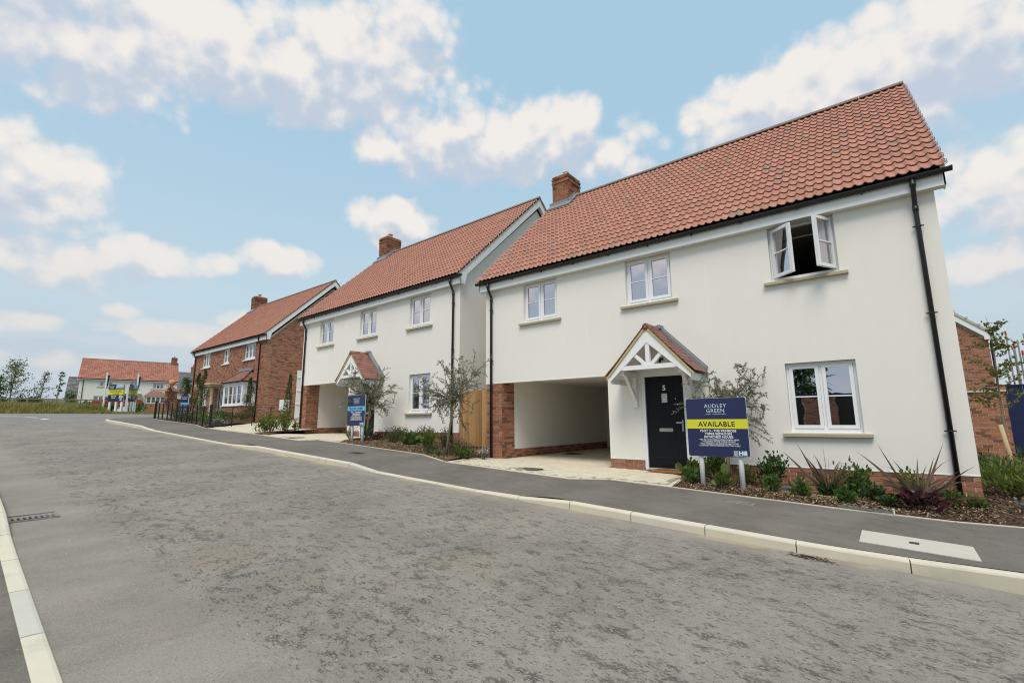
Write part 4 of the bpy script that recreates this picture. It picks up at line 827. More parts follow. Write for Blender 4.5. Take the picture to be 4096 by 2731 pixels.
# close-board fence in the gap between the two rendered houses
fe = thing('timber_fence', 'orange brown timber close-board fence between the two rendered houses', 'fence', (-10.675, .20, .13), R(4))
b = MB(); x = -.60; i = 0
xs_f = []
while x < .56: xs_f.append(x); x += .125
BP = {0: ([(0, 0, 0), (.115, 0, 0), (.115, .012, 0), (0, .02, 0), (0, -.012, 1.0), (.115, 0, 1.0), (.115, .012, 1.0), (0, .008, 1.0)], [(0, 1, 5, 4), (1, 2, 6, 5), (2, 3, 7, 6), (3, 0, 4, 7), (4, 5, 6, 7)])}
pr = MB().prism([(0, -.036), (.136, -.004), (.14, .006), (0, .004)], 0, 1.64, axis='z'); BP = {0: (pr.v, pr.f)}
pieces('fence_board', [(0, T(x, -.004 * (i % 2), .17 + random.uniform(-.006, .006)), random.random()) for i, x in enumerate(xs_f)], BP, 'timber', fe)
MB().box(-.62, .62, .01, .04, 0.0, .165).build('gravel_board', 'timber', fe); MB().box(-.62, .62, .02, .06, .5, .58).box(-.62, .62, .02, .06, 1.4, 1.48).build('rail', 'timber', fe)

# ------------------------------------------------------------------ red brick house
H3 = thing('brick_house', 'red brick house with a bay window and stone porch beyond the middle house', 'house', (-29.75, 2.34, 1.09))
mw3 = Matrix.Translation(H3.location)
def brick_house():
    h = H3; WL, D, ZT = -11.95, 8.2, 4.9; bay = (-3.05, -1.0)
    up = [(-10.2, -8.75, 3.83, 4.85), (-6.42, -5.48, 3.83, 4.85), (-3.1, -1.56, 3.83, 4.85)]; ll = (-10.12, -8.75, 1.06, 2.26); dr = (-6.9, -5.95, .12, 2.25); bh = (-2.9, -1.15, .3, 2.3)
    holes = up + [ll, dr, bh]; b = MB()
    for x0, x1, a, c in wall_rects(WL, 0, -.4, ZT, holes): b.box(x0, x1, .008, .3, a, c)
    b.box(-.3, -.008, .3, D, -.4, ZT); b.box(WL, WL + .3, .3, D, -.4, ZT); b.box(WL, 0, D - .3, D - .01, -.4, ZT)
    for x in (WL + .008, -.3): b.prism([(.012, ZT), (D - .012, ZT), (D / 2, ZT + (D / 2 - .1) * .99)], x, x + .292, axis='x')
    wl = b.build('wall', 'mortar', h); L = []
    bricks(WL, 0, -.3, 4.9, holes, out=L)
    gm = frame((0, 0, 0), (0, 1, 0), (-1, 0, 0), (0, 0, 1))
    bricks(0, D, -.3, ZT + 4.0, mx=gm, phase=1, gable=lambda z: (0, D) if z < ZT else (max(0, (z - ZT) / .99 + .1), D - (z - ZT) / .99 - .1), out=L)
    pieces('brick', L, BRK, 'brick', wl, 300, 'brickwork', world=mw3)
    MB().box(WL + .3, -.3, .3, D - .3, 2.4, 2.6).box(WL + .3, -.3, 4, 4.1, 0, 4.9).box(WL + .3, -.3, .3, D - .3, 4.85, 4.9).box(-7.3, -7.2, .3, 4, 0, 4.9).box(-4.5, -4.4, .3, 4, 0, 4.9).build('interior', 'interior', h)
    ye, ze, yr, zg = -.23, 5.20, D / 2, 9.40; xa, xb = WL - .15, .15
    rf = MB().prism([(ye + .03, ze - .10), (yr, zg - .06), (D - ye - .03, ze - .10), (D - ye - .03, ze - .14), (yr, zg - .14), (ye + .03, ze - .14)], xa + .05, xb - .05, axis='x').build('roof', 'underlay', h)
    rows, gg, (sy, sz) = roof_slope(rf, xa, xb, ye, ze, yr - .04, zg - .03, world=mw3, seg=6); roof_slope(rf, xa, xb, D - ye, ze, yr + .04, zg - .03, limit=0, wave=.3, back=True, world=mw3, seg=4)
    ridge(rf, xa, xb, yr, zg - .01)
    for i in range(rows):
        s = gg * i + .02; y, z = ye + sy * s, ze + sz * s + .035
        MB().tube([(xb - .06, y, z + .03), (xb - .015, y, z + .055), (xb + .024, y, z + .035), (xb + .026, y, z - .03)], .010, 4).build('verge_clip', 'clip', rf)
    bz = lambda y: ze - .075 + (y - ye) * (zg - ze) / (yr - ye)
    for xo in (.15, WL - .128):
        for fl in (0, 1):
            Y = (lambda y: y) if not fl else (lambda y: D - y)
            MB().prism([(Y(-.15), 4.83), (Y(-.15), bz(-.15)), (Y(yr), bz(yr)), (Y(yr), bz(yr) - .27), (Y(.16), bz(.16) - .27), (Y(.06), 4.83)], xo - .022, xo, axis='x').build('bargeboard', 'white', rf)
            MB().prism([(Y(ye), bz(ye) + .003), (Y(yr), bz(yr) + .003), (Y(yr), bz(yr) + .05), (Y(ye), bz(ye) + .05)], xo - .05, xo + .012, axis='x').build('undercloak', 'undercloak', rf)
            MB().prism([(Y(.03), bz(.03) - .25), (Y(yr), bz(yr) - .25), (Y(yr), bz(yr) - .23), (Y(.03), bz(.03) - .23)], xo - .146, xo - .022, axis='x').build('verge_soffit', 'white_dull', rf)
    MB().box(WL - .15, .15, -.15, -.13, 4.83, 5.10).box(WL - .149, .149, -.13, -.009, 4.832, 4.85).build('fascia', 'white', h)
    gutter(h, WL - .2, .2, -.212, 5.115)
    for x in (-.82, WL + .4): downpipe(h, x, -.212, 5.06, -.1, clips=(1.0, 2.6, 4.2))
    chimney(rf, WL + .02, WL + .75, 3.65, 4.6, 8.4, 10.2, yr, world=mw3, limit=0)
    MB().prism([(3.40, 8.72), (3.64, 8.95), (3.64, 9.12), (3.36, 8.82)], WL - .08, WL + .9, axis='x').prism([(3.40, 8.75), (4.1, 9.46), (4.1, 9.52), (3.45, 8.88)], WL + .75, WL + .93, axis='x').build('flashing', 'lead', rf)
    for i, (x0, x1, z0, z1) in enumerate(up): window(h, x0 + .005, x1 - .005, z0 + .03, z1, .07, lights=(3, 2, 3)[i], far=True); sill2(h, x0 - .12, x1 + .12, z0, .0, mat='white_dull')
    window(h, ll[0] + .005, ll[1] - .005, ll[2] + .03, ll[3], .07, lights=3, far=True); sill2(h, ll[0] - .1, ll[1] + .1, ll[2], 0, mat='white_dull')
    # stone porch
    MB().box(-7.55, -5.0, -1.12, 0, 2.22, 2.34).box(-7.62, -4.93, -1.2, 0, 2.34, 2.40).box(-7.58, -4.96, -1.16, .0, 2.40, 2.44).build('porch_canopy', 'stone', h)
    MB().box(-7.5, -5.05, -1.08, 0, 2.441, 2.46).build('canopy_lead', 'lead', h)
    for x in (-7.3, -5.3):
        MB().lathe([(.19, 0), (.19, .08), (.15, .1), (.15, .28), (.12, .32), (.11, .36), (.095, 1.95), (.12, 2.0), (.12, 2.05), (.16, 2.07), (.16, 2.16)], (x, -.88, .06), 16).build('column', 'stone', h, True)
    f = MB().box(-6.9, -6.82, .04, .12, .12, 2.25).box(-6.03, -5.95, .04, .12, .12, 2.25).box(-6.82, -6.03, .04, .12, 2.17, 2.25).build('door_frame', 'white', h)
    d = MB().box(-6.62, -6.03, .07, .11, .14, 2.17).build('door', 'white_dull', h); MB().box(-6.5, -6.44, .06, .072, .3, 2.0).box(-6.3, -6.2, .06, .072, .3, 2.0).build('pane', 'car_glass', d)
    MB().box(-6.82, -6.63, .075, .09, .2, 2.1).build('side_light', 'car_glass', f)
    # bay window
    bw, bx0, bx1, by = .75, -3.9, -1.05, -.75
    b = MB(); b.box(bx0, bx1, by + .01, .0, -.4, .9); bb = b.build('bay_base', 'mortar', h); L = []
    bricks(bx0, bx1, -.3, .9, mx=T(0, by, 0), out=L); bricks(by, 0, -.3, .9, mx=frame((bx1 + .008, 0, 0), (0, 1, 0), (-1, 0, 0), (0, 0, 1)), phase=1, out=L); pieces('brick', L, BRK, 'brick', bb, 0, 'brickwork', world=mw3)
    MB().box(bx0 - .06, bx1 + .06, by - .07, 0, .90, .955).build('bay_sill', 'white', h)
    for x0, x1 in ((bx0, bx0 + .14), (bx1 - .14, bx1)): MB().box(x0, x1, by + .002, by + .14, .955, 2.28).build('bay_post', 'white', h)
    window(h, bx0 + .14, bx1 - .14, .97, 2.2, by + .03, lights=4, far=True, name='bay_window'); window(h, 0, .5, .97, 2.2, 0, lights=1, far=True, name='bay_window', mx=frame((bx1 - .03, by + .15, .97), (0, 1, 0), (-1, 0, 0), (0, 0, 1)))
    MB().box(bx1 - .1, bx1 - .002, -.1, 0, .955, 2.28).build('bay_post', 'white', h)
    MB().box(bx0 - .02, bx1 + .02, by - .03, .0, 2.2, 2.33).build('bay_fascia', 'white', h); gutter(h, bx0 - .14, bx1 + .14, by - .11, 2.37, r=.05)
    MB().prism([(math.cos(a) * .05 + bx1 + .11, 2.37 + math.sin(a) * .05) for a in np.linspace(math.pi, 2 * math.pi, 8)], by - .1, -.01).build('gutter', 'black_plastic', h)
    e0, e1, ey, et = bx0 - .1, bx1 + .1, by - .12, 2.38; rz_, r0, r1 = 3.12, bx0 + .75, bx1 - .75
    rb_ = MB().add([(e0, ey, et), (e1, ey, et), (e1, 0, et), (e0, 0, et), (r0, 0, rz_), (r1, 0, rz_)], [(0, 1, 5, 4), (1, 2, 5), (3, 0, 4), (0, 3, 2, 1)]).build('bay_roof', 'underlay', h)
    rows = 9; L = []; b = MB()
    for k in range(rows):
        t0, t1 = k / rows - .012, (k + 1.25) / rows; t1 = min(t1, 1.0)
        def pt(t, side, x): pass
        xa_, xb_ = e0 + (r0 - e0) * max(t0, 0), e1 + (r1 - e1) * max(t0, 0); xc_, xd_ = e0 + (r0 - e0) * t1, e1 + (r1 - e1) * t1
        ya, yb = ey * (1 - t0), ey * (1 - t1); za, zb = et + (rz_ - et) * t0 + .03, et + (rz_ - et) * t1 + .012
        n = 14 - k // 2
        for j in range(n):
            p, q = (j + .02) / n, (j + .98) / n
            b.add([(xa_ + (xb_ - xa_) * p, ya, za), (xa_ + (xb_ - xa_) * q, ya, za), (xc_ + (xd_ - xc_) * q, yb, zb), (xc_ + (xd_ - xc_) * p, yb, zb), (xa_ + (xb_ - xa_) * p, ya, za - .016), (xa_ + (xb_ - xa_) * q, ya, za - .016)], [(0, 1, 2, 3), (4, 5, 1, 0)], random.random())
        n = 5
        for j in range(n):
            p, q = (j + .02) / n, (j + .98) / n
            b.add([(xb_, ya * (1 - p), za), (xb_, ya * (1 - q), za), (xd_, yb * (1 - q), zb), (xd_, yb * (1 - p), zb), (xb_, ya * (1 - p), za - .016), (xb_, ya * (1 - q), za - .016)], [(0, 1, 2, 3), (4, 5, 1, 0)], random.random())
    b.build('bay_tiles', 'plain_tile', rb_)['kind'] = 'stuff'
    hp = MB(); hp.tube([(e1, ey, et + .05), (r1, 0, rz_ + .05)], .06, 8); hp.tube([(e0, ey, et + .05), (r0, 0, rz_ + .05)], .06, 8); hp.build('hip_tile', 'plain_tile', rb_); MB().box(r0 - .3, r1 + .3, -.12, -.002, rz_ - .03, rz_ + .16).build('flashing', 'lead', rb_)
brick_house()

# ------------------------------------------------------------------ white house across the junction and the slate roofs beside it
def far_house():
    ux = Vector((.205, .979, 0)); h = thing('white_house', 'white rendered house with red pantiled roof across the junction', 'house', (-106.7, 6.0, 3.45), math.atan2(.979, .205))
    Wd, D, ZT = 13.3, 8.0, 4.85
    # local x runs along the facade (to the right in view), local -y towards the camera
    wn = [(2.55, 4.35, 3.72, 4.62, 3), (6.6, 7.7, 3.62, 4.72, 2), (9.85, 11.45, 3.60, 4.70, 3), (2.0, 3.95, .85, 2.1, 3)]
    b = MB()
    for x0, x1, a, c in wall_rects(0, Wd, -1.0, ZT, [q[:4] for q in wn]): b.box(x0, x1, 0, .3, a, c)
    b.box(0, .3, .3, D, -1, ZT); b.box(Wd - .3, Wd, .3, D, -1, ZT); b.box(0, Wd, D - .3, D, -1, ZT); MB().box(.3, Wd - .3, 1.6, 1.7, -1, ZT).build('interior', 'underlay', h)  # near-black partition stands in for the unlit rooms behind the panes
    for x in (0, Wd - .3): b.prism([(0, ZT), (D, ZT), (D / 2, ZT + 3.6)], x, x + .3, axis='x')
    b.build('wall', 'render', h)
    ye, ze, yr, zg = -.3, 5.02, D / 2, 8.75
    rf = MB().prism([(ye, ze - .06), (yr, zg - .06), (D - ye, ze - .06), (D - ye, ze - .14), (yr, zg - .14), (ye, ze - .14)], -.2, Wd + .2, axis='x').build('roof', 'underlay', h)
    roof_slope(rf, -.25, Wd + .25, ye, ze, yr, zg, gauge=.33, wave=.30, limit=300, world=h.matrix_world, seg=5, mat='pantile_far'); MB().prism([(yr - .12, zg - .02), (yr, zg + .1), (yr + .12, zg - .02)], -.25, Wd + .25, axis='x').build('ridge', 'ridge_tile', rf)
    for x in (-.27, Wd + .2):
        MB().prism([(ye, ze - .1), (yr, zg - .06), (D - ye, ze - .1), (D - ye, ze - .36), (yr, zg - .32), (ye, ze - .36)], x, x + .06, axis='x').build('bargeboard', 'white_dull', rf)
    MB().box(-.2, Wd + .2, -.28, -.25, 4.74, 4.98).build('fascia', 'white', h); MB().box(-.25, Wd + .25, -.38, -.28, 4.93, 5.02).build('gutter', 'black_plastic', h); MB().tube([(.5, -.3, 4.95), (.5, -.05, 4.5), (.5, -.05, -.5)], .05, 6).build('downpipe', 'black_plastic', h)
    chimney(rf, Wd - .9, Wd + .0, 3.5, 4.5, 8.2, 9.8, yr, world=h.matrix_world, limit=0)
    for x0, x1, z0, z1, n in wn: window(h, x0, x1, z0, z1, .08, lights=n, far=True); MB().box(x0 - .3, x1 + .3, -.08, .05, z0 - .16, z0 - .06).build('sill', 'sill', h)
    # entrance canopy, door and square bay
    MB().box(5.6, 8.3, -1.2, 0, 2.15, 2.45).build('canopy', 'stone', h); MB().box(5.5, 8.4, -1.3, 0, 2.45, 2.55).build('canopy_top', 'lead', h)
    for x in (5.8, 8.1): MB().lathe([(.2, -.8), (.2, 0), (.13, .2), (.11, 2.0), (.18, 2.15)], (x, -1.0, 0), 10).build('column', 'stone', h)
    MB().box(6.5, 7.4, -.03, .0, -.6, 2.05).build('door', 'black_paint', h)
    MB().box(9.0, 11.9, -.8, 0, -1, .95).build('bay_base', 'brick', h); wb = window(h, 9.1, 11.8, .98, 2.15, -.78, lights=4, far=True, name='bay_window'); MB().box(9.1, 11.8, -.65, -.6, .9, 2.2).build('bay_back', 'interior', h); MB().box(9.0, 11.9, -.85, 0, 2.15, 2.3).build('bay_fascia', 'white', h)
    MB().add([(8.8, -1.0, 2.3), (12.1, -1.0, 2.3), (12.1, 0, 2.3), (8.8, 0, 2.3), (9.7, 0, 3.2), (11.2, 0, 3.2)], [(0, 1, 5, 4), (1, 2, 5), (3, 0, 4), (0, 3, 2, 1)]).build('bay_roof', 'plain_tile', h)
    return h
bpy.context.view_layer.update(); FH = far_house()
def slate_house(name, label, loc, rz, W_, D, ze, zg, stack=None, garage=False):
    h = thing(name, label, 'house', loc, rz); MB().box(0, W_, 0, D, -2, ze).build('wall', 'black_paint' if garage else 'render', h)
    for x in (0, W_ - .3): MB().prism([(0, ze), (D, ze), (D / 2, zg - .1)], x + .01, x + .29, axis='x').build('gable', 'render', h)
    rf = MB().prism([(-.3, ze - .02), (D / 2, zg), (D + .3, ze - .02), (D + .3, ze - .2), (D / 2, zg - .15), (-.3, ze - .2)], -.25, W_ + .25, axis='x').build('roof', 'slate_grey', h)
    b = MB(); n = 16; sl = math.hypot(D / 2 + .3, zg - ze); cs, sn = (D / 2 + .3) / sl, (zg - ze) / sl
    for k in range(n):
        s0, s1 = sl * k / n, sl * (k + 1.1) / n
        for j in range(int(W_ / .5)):
            xa, xb = -.25 + j * (W_ + .5) / int(W_ / .5), -.25 + (j + .98) * (W_ + .5) / int(W_ / .5)
            b.add([(xa, -.3 + cs * s0 - sn * .05, ze + sn * s0 + cs * .05), (xb, -.3 + cs * s0 - sn * .05, ze + sn * s0 + cs * .05), (xb, -.3 + cs * s1 - sn * .012, ze + sn * s1 + cs * .012), (xa, -.3 + cs * s1 - sn * .012, ze + sn * s1 + cs * .012), (xa, -.3 + cs * s0, ze + sn * s0), (xb, -.3 + cs * s0, ze + sn * s0)], [(0, 1, 2, 3), (4, 5, 1, 0)], random.random())
    b.build('slates', 'slate_grey', rf)['kind'] = 'stuff'
    if stack: MB().box(stack, stack + .8, D / 2 - .4, D / 2 + .4, zg - .8, zg + 1.2).box(stack - .06, stack + .86, D / 2 - .46, D / 2 + .46, zg + .9, zg + 1.05).lathe([(.16, 0), (.13, .5)], (stack + .4, D / 2, zg + 1.2), 8).build('chimney', 'brick', h)
    return h
rzf = math.atan2(.979, .205)
slate_house('slate_garage', 'low building with grey slate roof left of the white house', (-112, 5.4, 2.6), rzf, 5, 6, 2.4, 6.6, garage=True)
slate_house('slate_house', 'grey slate roofed house with brick chimney behind the white house', (-113, 22.0, 3.4), rzf, 4.6, 7, 3.6, 8.0, stack=2.1)
slate_house('slate_house', 'low grey slate roof behind the bushes beside the brick house', (-112, 27.0, 3.4), rzf, 6, 7, 2.4, 5.6)

# ------------------------------------------------------------------ things on the right, behind the nearest house
bh = thing('brick_house', 'red brick house end behind the garden wall at the right edge', 'house', (2.8, 19.5, -.35))
MB().box(-7, 0, .008, 7, -.5, 5.0).prism([(-7, 5.0), (-.2, 5.0), (-3.4, 8.0)], .012, .3).build('wall', 'mortar', bh); L = []
bricks(-7, 0, -.3, 8, gable=lambda z: (-7, 0) if z < 5 else (-7, -(z - 5) * 1.06 - .2), out=L); bricks(0, 3, -.3, 5, mx=frame((0, 0, 0), (0, 1, 0), (-1, 0, 0), (0, 0, 1)), out=L); pieces('brick', L, BRK, 'brick', bh, 120, 'brickwork', world=Matrix.Translation(bh.location))
MB().prism([(.15, 5.05), (-3.4, 8.38), (-3.4, 8.08), (-.12, 5.0), (-.12, 4.85), (.15, 4.85)], -.14, -.02).build('bargeboard', 'white', bh); MB().prism([(.22, 5.12), (-3.4, 8.52), (-3.4, 8.38), (.16, 5.05)], -.18, 6).build('roof', 'undercloak', bh)
MB().box(.1, .2, -.2, 6, 4.98, 5.1).tube([(.12, -.1, 5.0), (.08, .1, 4.6), (.06, .1, 0)], .04, 6).build('downpipe', 'black_plastic', bh)
for i in range(9): s = i / 9; MB().box(.1 - 3.4 * s, .2 - 3.4 * s, -.2, -.16, 5.15 + 3.3 * s, 5.22 + 3.3 * s).build('verge_clip', 'clip', bh)
gw = thing('garden_wall', 'red brick garden wall with pale coping right of the nearest house', 'wall', (1.62, 9.0, -.1))
MB().box(-3, 0, .008, .22, -.4, 1.86).build('wall_core', 'mortar', gw); L = []; bricks(-2.2, 0, -.15, 1.87, out=L); bricks(0, .23, -.15, 1.87, mx=frame((0.006, 0, 0), (0, 1, 0), (-1, 0, 0), (0, 0, 1)), out=L); pieces('brick', L, BRK, 'brick', gw, 300, 'brickwork', world=Matrix.Translation(gw.location)); MB().box(-3, .03, -.04, .26, 1.87, 1.93).build('coping', 'concrete', gw); MB().box(-.35, .04, -.03, .25, 1.93, 2.03).build('pier_cap', 'brick', gw)
ho = thing('site_hoarding', 'dark blue site hoarding panel behind the garden wall', 'hoarding', (2.4, 13.6, -.2))
for i in range(6): MB().box(-.6 + i * .9, .29 + i * .9, 0, .02, 0, 2.32).build('panel', 'hoarding', ho)
MB().box(-.62, 4.9, -.03, .05, 2.32, 2.38).build('cap_rail', 'hoarding', ho)
ORD = ('first', 'second', 'third', 'fourth', 'fifth', 'sixth', 'seventh', 'eighth')
for i, (x, zt) in enumerate(sorted(((4.2, 5.5), (4.55, 4.98), (4.32, 4.5), (4.45, 4.75), (4.8, 5.3), (4.06, 4.0), (4.62, 4.4), (5.05, 5.7)))):
    t_ = thing('scaffold_pole', '%s scaffold pole from the left rising over the blue hoarding' % ORD[i], 'scaffold pole', (x, 25, -.2), group='scaffold poles over the hoarding'); t_.rotation_euler = (random.uniform(-.02, .02), random.uniform(-.02, .02), 0); MB().tube([(0, 0, 0), (0, 0, zt + .2)], .035, 8).build('tube', 'galvanised', t_); MB().tube([(0, 0, zt + .0), (0, 0, zt + .22)], .040, 8).build('red_end', 'car_red' if i % 2 else 'galvanised', t_)
# brick wall, hoarding and trees on the plot across the road (mirrored in the panes)
ow = thing('garden_wall', 'red brick garden wall with gaps on the plot across the road', 'wall', (-2, -21, -.5))
for i in range(5):
    b = MB().box(i * 2.6 - 8, i * 2.6 - 6.4, 0, .25, 0, 2.6).build('wall_panel', 'mortar', ow); MB().box(i * 2.6 - 6.4, i * 2.6 - 5.4, .05, .1, 0, 2.6).build('gate', 'black_paint', ow); L = []; bricks(-(i * 2.6 - 6.4), -(i * 2.6 - 8), 0, 2.6, mx=frame((0, .255, 0), (-1, 0, 0), (0, -1, 0), (0, 0, 1)), out=L); pieces('brick', L, BRK, 'brick', b, 0, 'brickwork')  # black boards added in the gaps so the panes mirror them as dark openings
ow2 = thing('site_hoarding', 'dark blue site hoarding on the plot across the road', 'hoarding', (-12, -25, -.4)); MB().box(0, 26, 0, .05, 0, 2.95).build('panel', 'hoarding', ow2)

# ------------------------------------------------------------------ sign boards
def sign_face(t_, W_, H_, band, band_text, band_mat, lines, z0):
    MB().prism([(-W_ / 2 + .02, z0), (W_ / 2 - .02, z0), (W_ / 2, z0 + .02), (W_ / 2, z0 + H_ - .02), (W_ / 2 - .02, z0 + H_), (-W_ / 2 + .02, z0 + H_), (-W_ / 2, z0 + H_ - .02), (-W_ / 2, z0 + .02)], -.012, -.004).build('panel', 'navy', t_)
    MB().box(-W_ / 2 - .004, W_ / 2 + .003, -.004, .012, z0 - .003, z0 + H_ + .003).build('backing', 'white', t_)
    MB().box(-W_ / 2, W_ / 2, -.0145, -.0121, z0 + band[0], z0 + band[1]).build('band', band_mat, t_)
    F = lambda x, z, y=-.0135: frame((x, y, z0 + z), (1, 0, 0), (0, 0, 1), (0, -1, 0))
    s = H_ / 1.0
    text('AUDLEY', .092 * s, F(0, .835 * s), 'letter_blue', t_, off=-.0006, spacing=1.12); text('GREEN', .092 * s, F(0, .752 * s), 'letter_blue', t_, off=-.0006, spacing=1.12); text('GREAT CHESTERFORD', .026 * s, F(0, .715 * s), 'letter_white', t_, spacing=1.35)
    text(band_text, .118 * s, F(0, (band[0] + band[1]) / 2 - .042 * s, -.0152), 'letter_dark', t_, off=.0022, spacing=1.06)
    for body, sz, z in lines: text(body, sz * s, F(.02, (z - .018) * s), 'letter_white', t_, off=.0012 if sz > .04 else .0004, spacing=1.03)
    # maker's mark: four looped squares and a bold word
    b = MB(); cx, cz, q = W_ / 2 - .215 * s, z0 + .068 * s, .0175 * s
    for i in (-1, 1):
        for j in (-1, 1):
            ax, az = cx + i * q * 1.05, cz + j * q * 1.05
            for (x0, x1, za, zb) in ((-1, 1, -1, -.55), (-1, 1, .55, 1), (-1, -.55, -.55, .55), (.55, 1, -.55, .55)): b.box(ax + x0 * q * .85, ax + x1 * q * .85, -.0138, -.0122, az + za * q * .85, az + zb * q * .85)
    b.build('emblem', 'letter_blue', t_); text('Hill', .094 * s, F(W_ / 2 - .105 * s, .038 * s), 'letter_blue', t_, off=.004); text('Created for Living', .034 * s, F(W_ / 2 - .14 * s, .008 * s), 'letter_white', t_, shear=.35)
def board(label, loc, rz, W_, H_, z0, band, bt, bm, lines, posts):
    t_ = thing('sale_board', label, 'sign', loc, rz)
    for x in posts: MB().tube([(x, .055, -.25), (x, .055, z0 + H_ * .8)], .043, 16).build('post', 'white_dull', t_, True)
    sign_face(t_, W_, H_, band, bt, bm, lines, z0); return t_
LN = [('PLOT 3 - THE PRIMROSE', .054, .437), ('THREE BEDROOM', .054, .385), ('DETACHED HOUSE', .054, .333), ('\u2022 400 SQ FT KITCHEN/LIVING/DINING AREA', .033, .292), ('\u2022 FLOORING FITTED THROUGHOUT', .033, .260), ('\u2022 ECO-FRIENDLY AIR SOURCE HEAT PUMP', .033, .226), ('\u2022 CARPORT WITH PARKING FOR TWO CARS', .033, .193)]
board('navy sale board with a yellow band before the nearest front door', (-3.365, -1.5, land(-3.36, -1.5)), 0, 1.0, 1.0, .555, (.473, .635), 'AVAILABLE', 'yellow', LN, (-.31, .335))
LN2 = [(a.replace('PLOT 3', 'PLOT 2'), b_, c) for a, b_, c in LN]
board('navy sale board with a light blue band before the middle house', (-14.10, -1.62, land(-14.1, -1.6)), 0, .93, .95, .51, (.46, .60), 'SHOW HOME', 'lightblue', LN2, (-.26, .30))
# large boards across the junction, set in a V
def big_board(label, a, c, zb, arrows):
    a, c = Vector(a), Vector(c); d = c - a; W_ = d.length; t_ = thing('marketing_board', label, 'sign', (*((a + c) / 2), zb), math.atan2(d.y, d.x)); H_ = 1.28; z0 = .80
    for x in (-W_ / 2 + .15, 0.05, W_ / 2 - .12): MB().box(x - .07, x + .07, .02, .12, -.3, z0 + H_ * .9).build('post', 'white_dull', t_)
    MB().box(-W_ / 2, W_ / 2, -.01, .02, z0, z0 + H_).build('panel', 'navy_dark', t_); MB().box(-W_ / 2, W_ / 2, -.014, -.0101, z0 + .5, z0 + .86).build('band', 'yellow', t_)
    MB().prism([(-W_ * .1, z0 + .88), (W_ / 2 - .01, z0 + .88), (W_ / 2 - .01, z0 + .97), (-W_ * .07, z0 + .95)], -.0138, -.0105).build('photo_field', 'print_green', t_); MB().prism([(-W_ * .07, z0 + .951), (W_ / 2 - .01, z0 + .971), (W_ / 2 - .01, z0 + 1.08), (W_ * .1, z0 + 1.04), (-W_ * .05, z0 + 1.02)], -.0138, -.0105).build('photo_houses', 'print_house', t_)
    MB().prism([(-W_ * .05, z0 + 1.021), (W_ * .1, z0 + 1.041), (W_ / 2 - .01, z0 + 1.081), (W_ / 2 - .01, z0 + H_), (W_ * .0, z0 + H_)], -.0138, -.0105).build('photo_sky', 'print_sky', t_)
    F = lambda x, z: frame((x, -.0155, z0 + z), (1, 0, 0), (0, 0, 1), (0, -1, 0))
    text('AUDLEY', .13, F(-W_ * .3, 1.08), 'letter_blue', t_, xs=.8); text('GREEN', .13, F(-W_ * .3, .95), 'letter_blue', t_, xs=.8)
    text('NOW SELLING', .22, F(0, .67), 'letter_dark', t_, off=.002, xs=W_ / 1.95); text('2, 3 & 4 BEDROOM HOMES', .08, F(0, .585), 'letter_dark', t_, xs=W_ / 2); text('VISIT OUR SHOW HOME', .08, F(0, .515), 'letter_dark', t_, xs=W_ / 2)
    s = 1 if arrows > 0 else -1
    text('SALES SUITE', .13, F(-s * W_ * .13, .36), 'letter_white', t_, off=.003, xs=W_ / 2.1); text('THIS WAY', .13, F(-s * W_ * .13, .22), 'letter_white', t_, off=.003, xs=W_ / 2.1); b = MB()
    for i in range(3):
        x = s * (W_ * .2 + i * .11); b.prism([(x, z0 + .22), (x + s * .06, z0 + .22), (x + s * .16, z0 + .34), (x + s * .06, z0 + .46), (x, z0 + .46), (x + s * .10, z0 + .34)], -.015, -.0105)
    b.build('chevrons', 'letter_white', t_); text('Hill', .16, F(W_ * .36, .06), 'letter_blue', t_, off=.006); return t_
big_board('large navy and yellow now selling board facing the road at the junction', (-47.35, -1.36), (-46.2, -.70), 1.84, 1)
big_board('navy and yellow now selling board turned away beside its white post', (-46.2, -.38), (-47.1, .33), 1.84, -1)
MB_ = MB().box(-.05, .05, -.05, .05, -.3, 2.12); pz = thing('post', 'single white square post at the corner of the now selling boards', 'post', (-45.9, -.52, 1.80)); MB_.build('shaft', 'white_dull', pz)
for y, s in ((-1.45, 'left'), (.50, 'right')):
    fp = thing('flag_pole', 'white flag pole with furled dark flag on the %s of the boards' % s, 'flag pole', (-48, y, 1.85), group='flag poles'); MB().tube([(0, 0, -.2), (0, 0, 3.05)], .055, 8).build('pole', 'white', fp); v = []; 
    for i in range(9):
        z = 2.85 - i * .13; v += [(.03, .03, z), (.0, .10 + .06 * math.sin(i * .7) - .004 * i, z - .02), (-.04, .16 + .03 * math.sin(i * 1.3 + 1) - .008 * i, z - .05)]
    MB().add(v, [(i * 3 + j, i * 3 + j + 1, i * 3 + j + 4, i * 3 + j + 3) for i in range(8) for j in (0, 1)]).build('flag', 'flag_dark', fp)
ss = thing('show_home_sign', 'slim navy and blue sign on a white post behind the railings', 'sign', (-30, -1.53, zr(-30) + .1), R(62)); MB().box(-.16, .16, -.02, 0, .15, 1.35).build('panel', 'navy', ss); MB().box(-.16, .16, -.024, -.0201, .78, .95).build('band', 'lightblue', ss); MB().box(.12, .19, .0, .06, -.2, 1.36).box(-.1, -.03, .0, .06, -.2, 1.2).build('post', 'white_dull', ss)
for i, (tx, z, s_) in enumerate((('AUDLEY', 1.2, .07), ('GREEN', 1.12, .07), ('SHOW HOME', .84, .05), ('OPEN DAILY', .62, .045), ('10AM - 5PM', .55, .045))): text(tx, s_, frame((0, -.026, z), (1, 0, 0), (0, 0, 1), (0, -1, 0)), 'letter_white' if i != 2 else 'letter_dark', ss)
